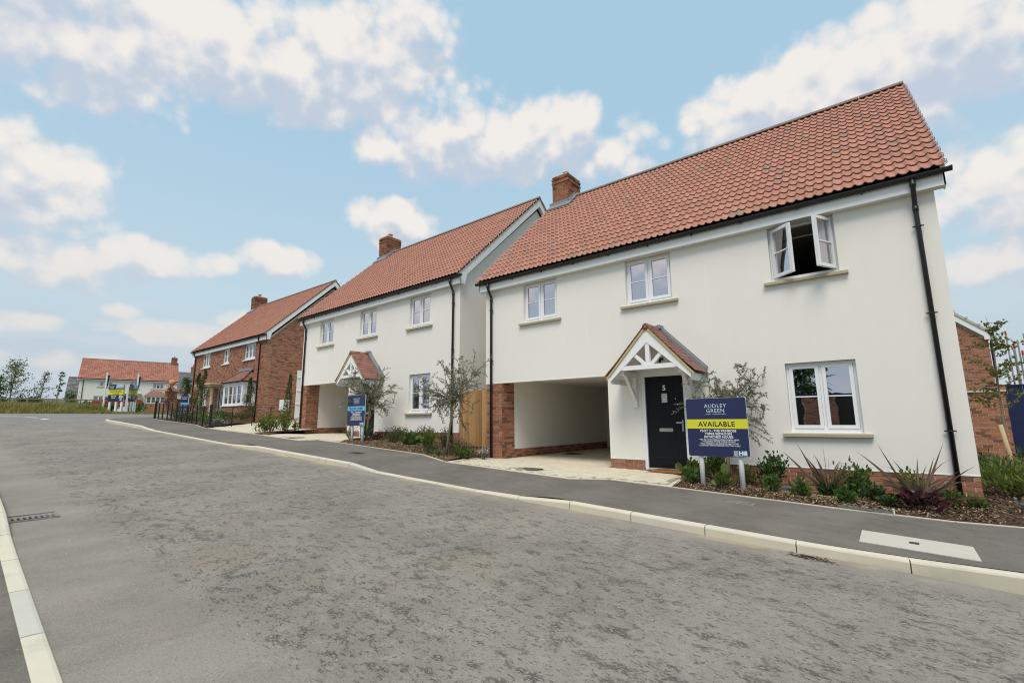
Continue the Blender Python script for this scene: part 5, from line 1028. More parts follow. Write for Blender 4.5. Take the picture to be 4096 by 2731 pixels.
wb_ = thing('blank_sign', 'small blank white sign on a thin white post by the brick house gable', 'sign', (-26.5, 2.05, zr(-26.5) + .1), R(75)); MB().prism([(-.22, .70), (.22, .70), (.24, .72), (.24, 1.24), (.22, 1.26), (-.22, 1.26), (-.24, 1.24), (-.24, .72)], -.02, .0).build('panel', 'white', wb_); MB().tube([(-.05, .03, -.2), (-.05, .03, 1.2)], .028, 8).build('post', 'white', wb_)
wp = thing('white_notice_board', 'tall narrow white board on posts beside the left corner of the middle house', 'panel', (-22.0, .52, .62), R(80))
MB().box(-.12, .12, -.02, .01, .55, 2.75).build('panel', 'white_dull', wp)
for z in (.62, 1.2, 1.8, 2.4): MB().box(-.12, .12, -.05, -.021, z, z + .03).build('batten', 'white', wp)
MB().box(.06, .12, .011, .07, -.2, 2.7).build('post', 'white_dull', wp)

# ------------------------------------------------------------------ railings
ra = thing('estate_railing', 'black estate railing curving along the footway before the brick house', 'railing', (-27, -2.4, zr(-27)))
pts = [(-31.5, -2.36), (-30.9, -2.36), (-30.25, -2.36), (-29.5, -2.36), (-28.9, -2.36), (-28.15, -2.36), (-27.4, -2.36), (-26.7, -2.36), (-26.0, -2.36), (-25.4, -2.38), (-23.65, -2.70), (-22.72, -2.74)]
lz = lambda x: zr(x) + .12 - zr(-27)
for i, (x, y) in enumerate(pts):
    r = .045 if i in (0, len(pts) - 1) else .024; MB().box(x + 27 - r, x + 27 + r, y + 2.4 - r, y + 2.4 + r, lz(x) - .1, lz(x) + (.96 if r > .03 else .88)).build('post', 'black_paint', ra)
for z, r in ((.86, .016), (.62, .009), (.40, .009), (.16, .009)): MB().tube([(x + 27, y + 2.4, lz(x) + z) for x, y in pts], r, 6).build('rail', 'black_paint', ra)
b = MB()
rb2 = thing('estate_railing', 'thin black wire railing running back beside the pale drive', 'railing', (-23.3, -1.7, zr(-23.3)))
p2 = [(-22.75, -2.72), (-23.32, -1.69), (-23.87, -.63), (-24.45, .45), (-25.05, 1.55), (-25.7, 2.75)]; lz2 = lambda x: zr(x) + .12 - zr(-23.3)
for x, y in p2[1:]: MB().box(x + 23.3 - .016, x + 23.3 + .016, y + 1.7 - .016, y + 1.7 + .016, lz2(x) - .1, lz2(x) + .88).build('post', 'black_paint', rb2)
for z in (.86, .62, .40, .16): MB().tube([(x + 23.3, y + 1.7, lz2(x) + z) for x, y in p2], .010, 6).build('rail', 'black_paint', rb2)
# gate pier with ball finial and the wall beside it
gp = thing('gate_pier', 'brick gate pier with terracotta ball finial beyond the railings', 'gate pier', (-46.5, 2.42, 1.75)); MB().box(-.34, .34, -.34, .34, -.2, 1.75).build('shaft', 'mortar', gp); L = []
bricks(-.34, .34, -.15, 1.75, mx=frame((.348, 0, 0), (0, 1, 0), (-1, 0, 0), (0, 0, 1)), out=L); bricks(-.34, .34, -.15, 1.75, mx=T(0, -.345, 0), out=L); pieces('brick', L, BRK, 'brick', gp, 300, world=Matrix.Translation(gp.location))
MB().box(-.42, .42, -.42, .42, 1.75, 1.9).box(-.38, .38, -.38, .38, 1.9, 1.98).build('cap', 'finial', gp); MB().lathe([(.24, 1.98), (.20, 2.06), (.11, 2.12), (.09, 2.22), (.14, 2.26), (.22, 2.36), (.25, 2.48), (.22, 2.60), (.14, 2.69), (.03, 2.72)], (0, 0, 0), 20).build('ball', 'finial', gp, True)
w3 = thing('garden_wall', 'low red brick wall running back from the gate pier', 'wall', (-46.5, 4.3, 1.75)); MB().box(-.1, .1, -1.5, 5, -.2, 1.1).build('wall_core', 'mortar', w3); L = []; bricks(-1.5, 5, -.15, 1.1, mx=frame((.108, 0, 0), (0, 1, 0), (-1, 0, 0), (0, 0, 1)), out=L); pieces('brick', L, BRK, 'brick', w3, 200, 'brickwork', world=Matrix.Translation(w3.location)); MB().box(-.16, .16, -1.5, 5, 1.1, 1.18).build('coping', 'terracotta', w3)
# red car parked before the white house
cr = thing('parked_car', 'red hatchback parked before the white house behind the boards', 'car', (-62, 2.2, zr(-62) + .12), R(80))
prof = [(-1.9, .35), (-1.95, .7), (-1.85, .92), (-1.1, 1.0), (-.45, 1.42), (.9, 1.46), (1.6, 1.05), (1.95, .95), (2.0, .6), (1.95, .35)]
MB().prism(prof, -.82, .82).build('body', 'car_red', cr); MB().prism([(-1.0, 1.02), (-.42, 1.37), (.1, 1.39), (.1, 1.02)], -.835, .835).prism([(.17, 1.02), (.17, 1.39), (.85, 1.39), (1.4, 1.06)], -.835, .835).build('side_window', 'car_glass', cr)
for x in (-1.25, 1.25):
    for y in (-.8, .8): w_ = MB().tube([(x, y - .1, .32), (x, y + .1, .32)], .32, 16).build('wheel', 'rubber', cr); MB().tube([(x, y - .105, .32), (x, y + .105, .32)], .2, 12).build('rim', 'chrome', w_)
for y in (-.6, .6): MB().box(-1.96, -1.9, y - .14, y + .14, .68, .82).build('headlight', 'white', cr)
# post and rail fence in the field at the left
pf = thing('post_rail_fence', 'low weathered post and rail fence in the grass at the left', 'fence', (-58, -2, zr(-58)))
for i in range(9): y = -9 + i * 1.6; MB().box(-.06, .06, y - .06, y + .06, -.2, 1.05).build('post', 'timber_grey', pf)
for z in (.95, .6): MB().box(.03, .07, -9, 4, z, z + .1).build('rail', 'timber_grey', pf)

# ------------------------------------------------------------------ plants
def unit(a): return a / np.maximum(np.linalg.norm(a, axis=-1, keepdims=True), 1e-9)
def leaf_mesh(name, P, D, L, W_, mat, parent, r=None, hexa=False, kind=None, cup=.0):
    n = len(P); D = unit(D); rv = unit(rng.normal(size=(n, 3))); S_ = unit(np.cross(D, rv)); Nn = np.cross(S_, D); L = np.broadcast_to(L, n)[:, None]; W_ = np.broadcast_to(W_, n)[:, None]
    r = rng.random(n) if r is None else r
    if hexa:
        q = [P, P + D * L * .25 + S_ * W_ * .42 + Nn * L * cup, P + D * L * .65 + S_ * W_ * .5 + Nn * L * cup, P + D * L, P + D * L * .65 - S_ * W_ * .5 + Nn * L * cup, P + D * L * .25 - S_ * W_ * .42 + Nn * L * cup]
        V = np.stack(q, 1).reshape(-1, 3); i = np.arange(n)[:, None] * 6; Fq = np.concatenate([i + np.array([0, 1, 2, 3]), i + np.array([0, 3, 4, 5])]); k = 6
    else:
        V = np.stack([P, P + D * L * .5 + S_ * W_ * .5, P + D * L, P + D * L * .5 - S_ * W_ * .5], 1).reshape(-1, 3); Fq = np.arange(4 * n).reshape(-1, 4); k = 4
    o = np_mesh(name, V, Fq, np.repeat(r, k), mat, parent)
    if kind: o['kind'] = kind
    return o
def branch_path(p, d, L, droop, wig=.15, n=6):
    p = np.array(p, float); d = unit(np.array(d, float)); out = [p.copy()]
    for i in range(n):
        d = unit(d + rng.normal(size=3) * wig + np.array([0, 0, -droop])); p = p + d * L / n; out.append(p.copy())
    return out
def olive(label, loc, lean, th, r, top, nb, drop_right=0, seed=1):
    global rng
    rng = np.random.default_rng(seed); t_ = thing('olive_tree', label, 'tree', loc, group='young olive trees'); fork = np.array([lean[0], lean[1], th])
    MB().tube([(0, 0, -.1), (lean[0] * .3, lean[1] * .3, th * .35), (lean[0] * .7 + .01, lean[1] * .7, th * .7), tuple(fork)], [.036, .031, .028, .024], 9).build('trunk', 'bark_olive', t_, True)
    tw = MB(); P = []; D = []
    main = []
    for i in range(nb):
        a = 2 * math.pi * (i * .618 + rng.random() * .25); el = rng.uniform(.0, 1.25); d = (math.cos(a) * math.cos(el), math.sin(a) * math.cos(el), math.sin(el)); L = r * rng.uniform(.65, 1.1) + (top - th - r) * max(0, math.sin(el)) * .8
        path = branch_path(fork + np.array([0, 0, rng.uniform(-.08, .18)]), d, L, rng.uniform(.0, .10) if el > .5 else rng.uniform(.02, .16)); main.append(path); tw.tube(path, list(np.linspace(.010, .0025, len(path))), 4)
        for j in range(rng.integers(6, 10)):
            k = rng.integers(1, len(path)); q = path[k]; dd = unit(path[k] - path[k - 1]) * .6 + rng.normal(size=3) * .6 + np.array([0, 0, .2])
            sub = branch_path(q, dd, rng.uniform(.16, .42) * r / .75, rng.uniform(-.04, .16), .18, 5); tw.tube(sub, [.0035, .003, .0025, .002, .0018, .0012], 3)
            for s in range(len(sub) - 1):
                for m_ in range(7):
                    f_ = rng.random(); pp = sub[s] * (1 - f_) + sub[s + 1] * f_; P.append(pp); D.append(unit(sub[s + 1] - sub[s]) * .8 + rng.normal(size=3) * .55)
        for s in range(2, len(path) - 1):
            for m_ in range(5): f_ = rng.random(); P.append(path[s] * (1 - f_) + path[s + 1] * f_); D.append(unit(path[s + 1] - path[s]) * .8 + rng.normal(size=3) * .6)
    for j in range(drop_right):
        sub = branch_path(fork + rng.normal(size=3) * .1, (1, rng.uniform(-.3, .3), rng.uniform(-.05, .3)), r * rng.uniform(1.0, 1.35), .14, .1, 8); tw.tube(sub, list(np.linspace(.007, .002, 9)), 4)
        for s in range(4, 8):
            for m_ in range(9): f_ = rng.random(); P.append(sub[s] * (1 - f_) + sub[s + 1] * f_); D.append(np.array([.1, 0, -.6]) + rng.normal(size=3) * .5)
    cr_ = tw.build('branches', 'twig', t_); P = np.array(P); D = np.array(D); leaf_mesh('crown', P, D, rng.uniform(.038, .072, len(P)), rng.uniform(.012, .019, len(P)), 'leaf_olive', t_)
    return t_
olive('wispy olive tree half hidden behind the available board', (-3.49, -.49, gb(-3.49, -.49)), (.03, .0), 1.25, .66, 2.42, 27, 8, 11)
olive('dense round olive tree behind the show home board', (-14.72, -.78, gb(-14.72, -.78)), (.10, .0), 1.15, .78, 2.5, 34, 1, 12)
olive('silvery olive tree on a leaning bare trunk before the timber fence', (-9.9, -1.72, gb(-9.9, -1.72)), (.20, .02), 1.30, .82, 2.6, 32, 0, 13)
def shrub(name, label, loc, r, h, n, mat, ls=.05, lw=.022, stems=8, base=.15, flat=.6, group=None, hexa=False, flowers=None, stem_mat='twig', cat='shrub', seed=None, up=.35):
    global rng
    rng = np.random.default_rng(seed if seed is not None else int(abs(loc[0] * 91 + loc[1] * 57)) + n); t_ = thing(name, label, cat, loc, group=group); tw = MB(); tips = []
    for i in range(stems):
        a = 2 * math.pi * (i / stems + rng.random() * .1); rr = r * math.sqrt(rng.random()) * .9; tip = np.array([math.cos(a) * rr, math.sin(a) * rr, h * (1 - flat * (rr / r) ** 2) * rng.uniform(.75, 1.0)])
        mid = tip * np.array([.55, .55, .5]); tw.tube([(0.25 * tip[0], .25 * tip[1], -.03), tuple(mid), tuple(tip)], [.008, .006, .003], 4); tips.append((mid, tip))
    tw.build('stems', stem_mat, t_); k = rng.integers(0, stems, n); f_ = base + (1 - base) * np.sqrt(rng.random(n)); A = np.array([q[0] for q in tips])[k]; B = np.array([q[1] for q in tips])[k]
    P = np.where((f_ < .5)[:, None], A * (f_ * 2)[:, None], A + (B - A) * (f_ * 2 - 1)[:, None]) + rng.normal(size=(n, 3)) * np.array([r, r, h * .6]) * .20; P[:, 2] = np.maximum(P[:, 2], h * base * .4 + .01); out = unit(P * np.array([1, 1, .5])); D = out * .7 + rng.normal(size=(n, 3)) * .5 + np.array([0, 0, up])
    leaf_mesh('foliage', P, D, rng.uniform(.7, 1.25, n) * ls, rng.uniform(.8, 1.2, n) * lw, mat, t_, hexa=hexa, cup=.12 if hexa else 0)
    if flowers:
        m_ = flowers[1]; P = np.array([q[1] for q in tips])[rng.integers(0, stems, m_)] + rng.normal(size=(m_, 3)) * np.array([r, r, h * .4]) * .3; P[:, 2] = np.abs(P[:, 2]) + .03; leaf_mesh('flowers', P, rng.normal(size=(m_, 3)) + np.array([0, 0, .6]), flowers[2], flowers[2], flowers[0], t_, hexa=True)
    return t_
def G(x, y): return (x, y, gb(x, y) - .01)
# bed of the nearest house
def whorl(name, label, loc, r, h, n, mat='leaf_green', group='leafy shrubs in the nearest bed', **kw): return shrub(name, label, G(*loc), r, h, n, mat, group=group, **kw)
whorl('leafy_shrub', 'green leafy shrub on pale bare stems behind the left post of the available board', (-3.75, -.35), .24, .55, 420, ls=.085, lw=.03, stems=10, base=.45, stem_mat='straw', hexa=True)
whorl('leafy_shrub', 'rounded dark green shrub on pale stems right of the available board', (-2.75, -.45), .27, .62, 620, 'leaf_dark', ls=.07, lw=.034, stems=12, base=.5, stem_mat='straw', hexa=True)
whorl('leafy_shrub', 'pale green shrub against the plinth behind the right board post', (-3.25, -.22), .16, .42, 260, 'leaf_lime', ls=.06, lw=.03, stems=7, base=.2, hexa=True)
whorl('broad_leaf_plant', 'low broad green leaves beside the path at the left end of the nearest bed', (-3.98, -1.0), .20, .32, 60, 'leaf_lime', ls=.16, lw=.11, stems=7, base=.2, hexa=True, cat='plant')
whorl('broad_leaf_plant', 'single low clump of upright round green leaves between the board posts', (-3.32, -1.55), .12, .22, 26, 'leaf_green', ls=.17, lw=.13, stems=6, base=.1, hexa=True, cat='plant', up=.9)
whorl('broad_leaf_plant', 'low leafy green clump left of the left post of the available board', (-3.92, -1.45), .14, .2, 46, 'leaf_green', ls=.13, lw=.07, stems=6, base=.1, hexa=True, cat='plant')
for i, (x, y, r, h, m_, lab) in enumerate(((-2.63, -1.30, .17, .34, 'leaf_green', 'toothed green plant right of the right post of the available board'), (-2.20, -1.35, .16, .33, 'leaf_green', 'toothed green plant beside yellow straw in the nearest bed'), (-1.92, -.72, .16, .34, 'leaf_dark', 'dark green plant left of the first bronze spiky plant'), (-1.62, -1.50, .15, .30, 'leaf_green', 'toothed green plant at the bed edge below the first bronze spiky plant'), (-1.30, -1.0, .19, .34, 'leaf_dark', 'bushy dark green plant between the two bronze spiky plants'), (-1.12, -1.42, .12, .24, 'leaf_dark', 'small dark green plant left of the purple leaved plant'), (-.42, -.5, .22, .30, 'leaf_green', 'low green plant at the foot of the right downpipe'), (-.14, -.55, .12, .18, 'leaf_lime', 'small bright green plant at the right brick corner'))):
    whorl('leafy_plant', lab, (x, y), r * .85, h * .8, 170, m_, ls=.075, lw=.034, stems=9, base=.1, hexa=True, cat='plant')
whorl('leafy_shrub', 'rounded bright green shrub behind the first bronze spiky plant', (-1.55, -.35), .30, .55, 520, 'leaf_green', ls=.075, lw=.032, stems=12, base=.3, hexa=True)
whorl('leafy_shrub', 'pale leaved shrub against the plinth left of the second bronze spiky plant', (-.82, -.28), .22, .5, 260, 'leaf_lime', ls=.06, lw=.03, stems=9, base=.3, hexa=True)
whorl('purple_plant', 'low purple leaved plant at the foot of the second bronze spiky plant', (-.80, -1.42), .24, .26, 130, 'leaf_purple', ls=.10, lw=.09, stems=9, base=.3, hexa=True, cat='plant', group=None)
whorl('grey_plant', 'small blue grey plant at the right edge of the nearest bed', (.45, -.35), .16, .2, 120, 'leaf_grey', ls=.05, lw=.03, stems=8, cat='plant', group=None)
def phormium(label, loc, n, H_, seed, extra=()):
    global rng
    rng = np.random.default_rng(seed); t_ = thing('spiky_plant', label, 'plant', G(*loc), group='bronze spiky plants'); k = 0
    specs = [(2 * math.pi * i * .618 + rng.random() * .4, rng.uniform(.15, 1.0), H_ * rng.uniform(.55, 1.1), rng.uniform(.0, .5)) for i in range(n)] + list(extra)
    for a, spread, L, bend in specs:
        d = np.array([math.cos(a) * spread, math.sin(a) * spread, 1.0]); d = unit(d); p = np.array([math.cos(a), math.sin(a), 0]) * .04 * rng.random(); V = []; F = []; w0 = rng.uniform(.013, .023) ; side = unit(np.cross(d, np.array([math.cos(a + 1.2), math.sin(a + 1.2), .3]))); ns = 7
        for i in range(ns + 1):
            t = i / ns; wd = w0 * (1.0 if t < .55 else max(.03, (1 - t) / .45)) * (.7 + .3 * min(1, t * 4)); nrm = np.cross(side, d)
            V += [p - side * wd, p + nrm * wd * .35, p + side * wd]; d = unit(d + np.array([math.cos(a), math.sin(a), -1.1]) * bend * t * .55); p = p + d * L / ns
        for i in range(ns):
            for j in (0, 1): F.append((i * 3 + j, i * 3 + j + 1, i * 3 + j + 4, i * 3 + j + 3))
        MB().add(V, F, rng.random()).build('leaf_blade', 'leaf_bronze' if rng.random() > .2 else 'leaf_bronze_green', t_, True)
    return t_
phormium('bronze spiky strap leaved plant below the ground floor window', (-1.90, -.60), 36, .70, 21, [(3.3, .75, .95, .05), (3.0, .45, .95, .0), (1.9, .1, .9, .0)])
phormium('taller bronze spiky strap leaved plant near the right downpipe', (-.78, -.95), 38, .76, 22, [(5.3, 1.3, .85, 1.0), (5.6, 1.6, .9, .9), (3.2, .7, 1.0, .1), (3.0, .42, 1.0, .0), (.2, .9, .9, .1), (.5, .45, 1.0, .0), (6.1, 2.2, .8, .2)])
# corner planting right of the nearest house
for i, (x, y, r, h, n, m_, lab) in enumerate(((.55, 2.6, .55, .55, 620, 'leaf_green', 'mid green bush right of the nearest house below the sapling'), (1.35, 3.6, .6, .75, 620, 'leaf_dark', 'dark green bush right of the sapling stake'), (.42, 1.25, .42, .5, 480, 'leaf_lime', 'bright ferny clump beside the right brick corner'), (1.0, 1.5, .45, .45, 420, 'leaf_green', 'arching green clump at the right edge of the picture'), (.75, .9, .3, .3, 260, 'leaf_lime', 'low pale green clump before the ferny clump'), (.35, 4.4, .5, .6, 420, 'leaf_dark', 'dark bush at the foot of the garden wall'))):
    shrub('garden_bush', lab, G(x, y), r, h, n, m_, ls=.11 if m_ != 'leaf_lime' else .16, lw=.03, stems=12, base=.15, up=.8, group='bushes right of the nearest house')
# sapling with stake
rng = np.random.default_rng(5); sp = thing('sapling', 'thin young tree with sparse olive brown leaves before the garden wall', 'tree', G(.80, 3.5)); tr_ = [(0, 0, 0), (-.01, 0, .9), (.0, 0, 1.7), (.03, 0, 2.5), (.02, 0, 3.1), (.0, 0, 3.35)]; MB().tube(tr_, [.022, .02, .016, .011, .006, .003], 7).build('trunk', 'bark_grey', sp, True); tw = MB(); P = []; D = []
for i in range(34):
    z = rng.uniform(1.45, 3.1); a = rng.uniform(0, 6.28); sub = branch_path((0.01, 0, z), (math.cos(a), math.sin(a), .5), rng.uniform(.3, .75) * (1.25 - (z - 1.4) / 2.4), .03, .15, 5); tw.tube(sub, list(np.linspace(.006, .0015, 6)), 3)
    for s in range(1, 5):
        for m_ in range(8): f_ = rng.random(); P.append(sub[s] * (1 - f_) + sub[s + 1] * f_ + rng.normal(size=3) * .02); D.append(rng.normal(size=3) + np.array([0, 0, -.3]))
tw.build('branches', 'twig', sp); leaf_mesh('crown', np.array(P), np.array(D), rng.uniform(.035, .065, len(P)), rng.uniform(.028, .05, len(P)), 'leaf_autumn', sp, hexa=True)
st_ = thing('tree_stake', 'pale round timber stake leaning beside the sapling', 'stake', G(.80, 3.15)); MB().tube([(.02, 0, -.1), (-.10, .03, 1.12)], .035, 10).build('shaft', 'stake', st_, True)
# bed of the middle house
def B2(x, y): return (x, y, gb(x, y) - .01)
rows2 = [(-12.9, -1.05, .34, .42, 'leaf_sage', 700, .065, .022, 'feathery sage green bush left of centre in the middle bed'), (-13.25, -.55, .32, .46, 'leaf_sage', 650, .065, .022, 'feathery green bush by the plinth right of the middle front door'), (-12.2, -.55, .36, .48, 'leaf_sage', 750, .065, .022, 'feathery green bush against the plinth behind the round leaved plant'), (-11.75, -.62, .28, .48, 'leaf_sage', 600, .065, .022, 'upright feathery bush with pale tips left of the downpipe'), (-11.9, -1.25, .24, .34, 'leaf_green', 70, .15, .12, 'clump of round green leaves in the middle bed'), (-11.05, -1.3, .20, .42, 'leaf_lime', 70, .15, .12, 'taller clump of round yellow green leaves left of the leaning olive'), (-11.1, -.65, .24, .5, 'leaf_sage', 450, .065, .022, 'slim feathery bush by the plinth behind the round yellow green leaves'), (-10.55, -.75, .28, .5, 'leaf_dark', 420, .05, .016, 'dark green bush left of the middle downpipe'), (-10.35, -1.85, .18, .26, 'leaf_dark', 260, .045, .018, 'low dark green clump before the leaning olive'), (-9.95, -.95, .34, .45, 'leaf_sage', 500, .04, .014, 'greyish flowering bush at the foot of the fence'), (-9.55, -1.65, .20, .24, 'leaf_lime', 120, .08, .05, 'bright green low clump right of the leaning olive'), (-9.25, -1.75, .19, .22, 'leaf_green', 120, .08, .05, 'fresh green low clump near the bed corner'), (-9.45, -.85, .2, .28, 'leaf_dark', 220, .04, .016, 'small dark bush beside the fence foot'), (-9.8, -2.05, .16, .16, 'leaf_green', 120, .05, .02, 'tiny green clump at the edging below the leaning olive')]
for x, y, r, h, m_, n, ls, lw, lab in rows2: shrub('garden_bush', lab, B2(x, y), r, h, n, m_, ls=ls, lw=lw, stems=14, base=.1, hexa=lw > .03, group='plants in the middle bed', up=.7, flowers=('petal_white', 40, .02) if 'flowering' in lab else None)
shrub('flowering_plant', 'pale lilac flowering clump beside the brick pillar', B2(-9.12, -1.15), .16, .3, 160, 'leaf_grey', ls=.04, lw=.016, stems=10, flowers=('petal_white', 90, .022), cat='plant')
shrub('purple_plant', 'dark purple heaped plant beside the trunk behind the show home board', B2(-13.95, -.85), .42, .3, 420, 'leaf_purple', ls=.05, lw=.035, stems=14, base=.1, hexa=True, cat='plant')
def daylily(label, loc, n, H_, seed):
    global rng
    rng = np.random.default_rng(seed); t_ = thing('daylily', label, 'plant', B2(*loc), group='daylilies'); b = MB()
    for i in range(n):
        a = rng.uniform(0, 6.28); p = branch_path((math.cos(a) * .03, math.sin(a) * .03, 0), (math.cos(a) * .45, math.sin(a) * .45, 1), H_ * rng.uniform(.7, 1.2), .13, .04, 6); s_ = np.array([-math.sin(a), math.cos(a), 0]); V = []
        for k, q in enumerate(p): wd = .010 * (1 - (k / 6) ** 2 * .9); V += [q - s_ * wd, q + s_ * wd]
        b.add(V, [(2 * k, 2 * k + 1, 2 * k + 3, 2 * k + 2) for k in range(6)], rng.random())
    b.build('leaves', 'leaf_green', t_); P = np.array([(rng.normal() * .16, rng.normal() * .12, H_ * rng.uniform(.8, 1.1)) for i in range(22)]); leaf_mesh('flowers', P, rng.normal(size=(22, 3)) + np.array([0, 0, .5]), .055, .035, 'petal_orange', t_, hexa=True); s = MB()
    for q in P[::2]: s.tube([(q[0] * .2, q[1] * .2, 0), tuple(q)], .003, 3)
    s.build('flower_stalks', 'leaf_green', t_); return t_
daylily('orange flowered daylily left of the show home board', (-14.62, -1.45), 30, .5, 31); daylily('tall leafed daylily with orange flowers between the show home board posts', (-14.1, -1.30), 22, .75, 32)
# small bed beside the middle house
B3 = lambda x, y: (x, y, g3(x, y) + .01)
for x, y, r, h, lab in ((-19.05, -2.2, .34, .62, 'variegated yellow green shrub at the left end of the small drive bed'), (-19.3, -1.85, .30, .66, 'yellow green shrub in the middle of the small drive bed'), (-19.7, -1.15, .36, .85, 'taller yellow green shrub under the slim conifer'), (-20.0, -.55, .14, .42, 'small sprig of green leaves by the white panel')):
    shrub('variegated_shrub', lab, B3(x, y), r, h, 420 if r > .2 else 90, 'leaf_lime', ls=.075, lw=.042, stems=12, base=.2, hexa=True, group='variegated shrubs in the small bed')
def conifer(label, loc, r, h, seed, lean=0.0, spiral=False, zf=B3, turns=2.2):
    global rng
    rng = np.random.default_rng(seed); t_ = thing('spiral_topiary' if spiral else 'slim_conifer', label, 'tree', zf(*loc), group='spiral topiary trees' if spiral else None); MB().tube([(0, 0, -.05), (lean * .5, 0, h * .5), (lean, 0, h * .95)], [.03, .022, .006], 6).build('trunk', 'bark_grey', t_)
    n = 2600 if spiral else 1500; t = rng.random(n) ** 1.1; env = r * (1 - t) ** .7 * np.minimum(1, t * 6 + .35)
    if spiral:
        a = t * turns * 2 * math.pi + seed; rad = env * .62; cx, cy = np.cos(a) * rad, np.sin(a) * rad; o = unit(rng.normal(size=(n, 3))) * (env * .62 + .02)[:, None] * rng.random((n, 1)) ** .4; P = np.stack([cx, cy, h * (.1 + .9 * t)], 1) + o; D = o + rng.normal(size=(n, 3)) * .05
    else:
        a = rng.uniform(0, 6.28, n); rad = env * np.sqrt(rng.random(n)); P = np.stack([np.cos(a) * rad + lean * t, np.sin(a) * rad, h * t + .02], 1); D = np.stack([np.cos(a), np.sin(a), np.full(n, 1.2)], 1) + rng.normal(size=(n, 3)) * .4
    leaf_mesh('foliage', P, D, rng.uniform(.05, .09, n), rng.uniform(.018, .03, n), 'leaf_conifer', t_); return t_
conifer('slim upright conifer leaning over the small drive bed', (-19.95, -1.0), .20, 2.2, 41, lean=.18)
conifer('spiral clipped conifer before the bay window of the brick house', (-27.8, .8), .38, 2.35, 42, spiral=True)
conifer('pair-topped spiral conifer behind the railings by the left window', (-30.0, -.95), .40, 2.5, 43, spiral=True); conifer('second taller spiral conifer behind the railings beside the brick wall', (-30.5, -.55), .40, 2.75, 45, spiral=True)
conifer('thin spiral conifer before the gate pier', (-36.0, .35), .30, 2.2, 44, spiral=True, turns=3)
for x, y, r, h, m_, lab in ((-24.6, -1.95, .4, .4, 'leaf_lime', 'yellow green low shrub at the right end of the railing bed'), (-25.6, -1.7, .45, .45, 'leaf_green', 'green mound in the middle of the railing bed'), (-26.8, -1.6, .45, .5, 'leaf_lime', 'lime green mound behind the railing posts'), (-28.2, -1.7, .5, .45, 'leaf_sage', 'grey green feathery mound behind the railings'), (-29.5, -1.7, .5, .5, 'leaf_sage', 'pale feathery mound with white flowers at the left of the railings'), (-30.8, -1.5, .4, .5, 'leaf_dark', 'dark low bush at the left end of the railings'), (-23.6, -2.1, .25, .32, 'leaf_grey', 'grey flowering clump beside the main railing post'), (-27.2, -.6, .5, .6, 'leaf_green', 'green bush before the brick bay base')):
    shrub('garden_bush', lab, B3(x, y), r, h, 340, m_, ls=.09, lw=.045, stems=12, base=.1, hexa=True, group='bushes behind the railings', flowers=('petal_white', 60, .03) if 'flower' in lab else None)
for x, lab in ((-30.4, 'low green plant under the right end of the brick bay'), (-32.2, 'low green plant under the middle of the brick bay'), (-33.4, 'low green plant at the left end of the brick bay')): shrub('garden_bush', lab, (x, 1.4 if x > -33 else 1.3, g3(x, 1.4)), .4, .4, 220, 'leaf_green', ls=.09, lw=.045, stems=10, hexa=True, group='plants at the foot of the brick front')
def loose_tree(name, label, loc, h, r, n, mat, seed, trunk='bark_grey', bare=.3, ls=.12, nb=30, wind=.15, group=None, lw=.5):
    global rng
    rng = np.random.default_rng(seed); t_ = thing(name, label, 'tree', loc, group=group); MB().tube([(0, 0, -.2), (.02 * h * wind, .0, h * .4), (0, wind * .5, h * .75), (0, wind * h * .12, h)], [.022 * h ** .8, .016 * h ** .8, .009 * h ** .8, .01], 7).build('trunk', trunk, t_); tw = MB(); P = []; D = []
    for i in range(nb):
        z = h * (bare + (1 - bare) * (i + rng.random()) / nb); a = rng.uniform(0, 6.28); L = r * (1.15 - .8 * ((z / h - bare) / (1 - bare)) ** 1.3) * rng.uniform(.5, 1.15); sub = branch_path((0, wind * .3 * z / h, z), (math.cos(a), math.sin(a) + wind, .75), L, .05, .16, 5); tw.tube(sub, list(np.linspace(.012 * h ** .5, .003, 6)), 3); k = max(2, n // nb)
        for m_ in range(k): s = rng.integers(1, 5); f_ = rng.random(); P.append(sub[s] * (1 - f_) + sub[s + 1] * f_ + rng.normal(size=3) * .09 * r); D.append(rng.normal(size=3) + np.array([0, wind * 3, -.3]))
    tw.build('branches', 'twig', t_); leaf_mesh('crown', np.array(P), np.array(D), rng.uniform(.7, 1.3, len(P)) * ls, ls * lw, mat, t_); return t_
zt = lambda x: zr(x) - .1
loose_tree('birch_tree', 'largest leafy young birch at the far left', (-62, -5.3, zt(-62)), 4.3, 1.6, 1250, 'leaf_lime', 51, ls=.16, nb=40, group='young trees at the far left')
loose_tree('birch_tree', 'sparse pale young birch in the middle of the far left trees', (-63, -3.25, zt(-63)), 3.6, 1.0, 620, 'leaf_sage', 52, ls=.12, nb=30, group='young trees at the far left', bare=.22)
loose_tree('young_tree', 'thin dark young tree with leaves at its top, right of the far left birches', (-61, -2.4, zt(-61)), 3.75, .5, 210, 'leaf_dark', 53, ls=.17, nb=14, bare=.35, group='young trees at the far left')
loose_tree('birch_tree', 'half cut off birch at the very left edge', (-60, -6.35, zt(-60)), 2.9, 1.0, 700, 'leaf_sage', 54, ls=.15, group='young trees at the far left')
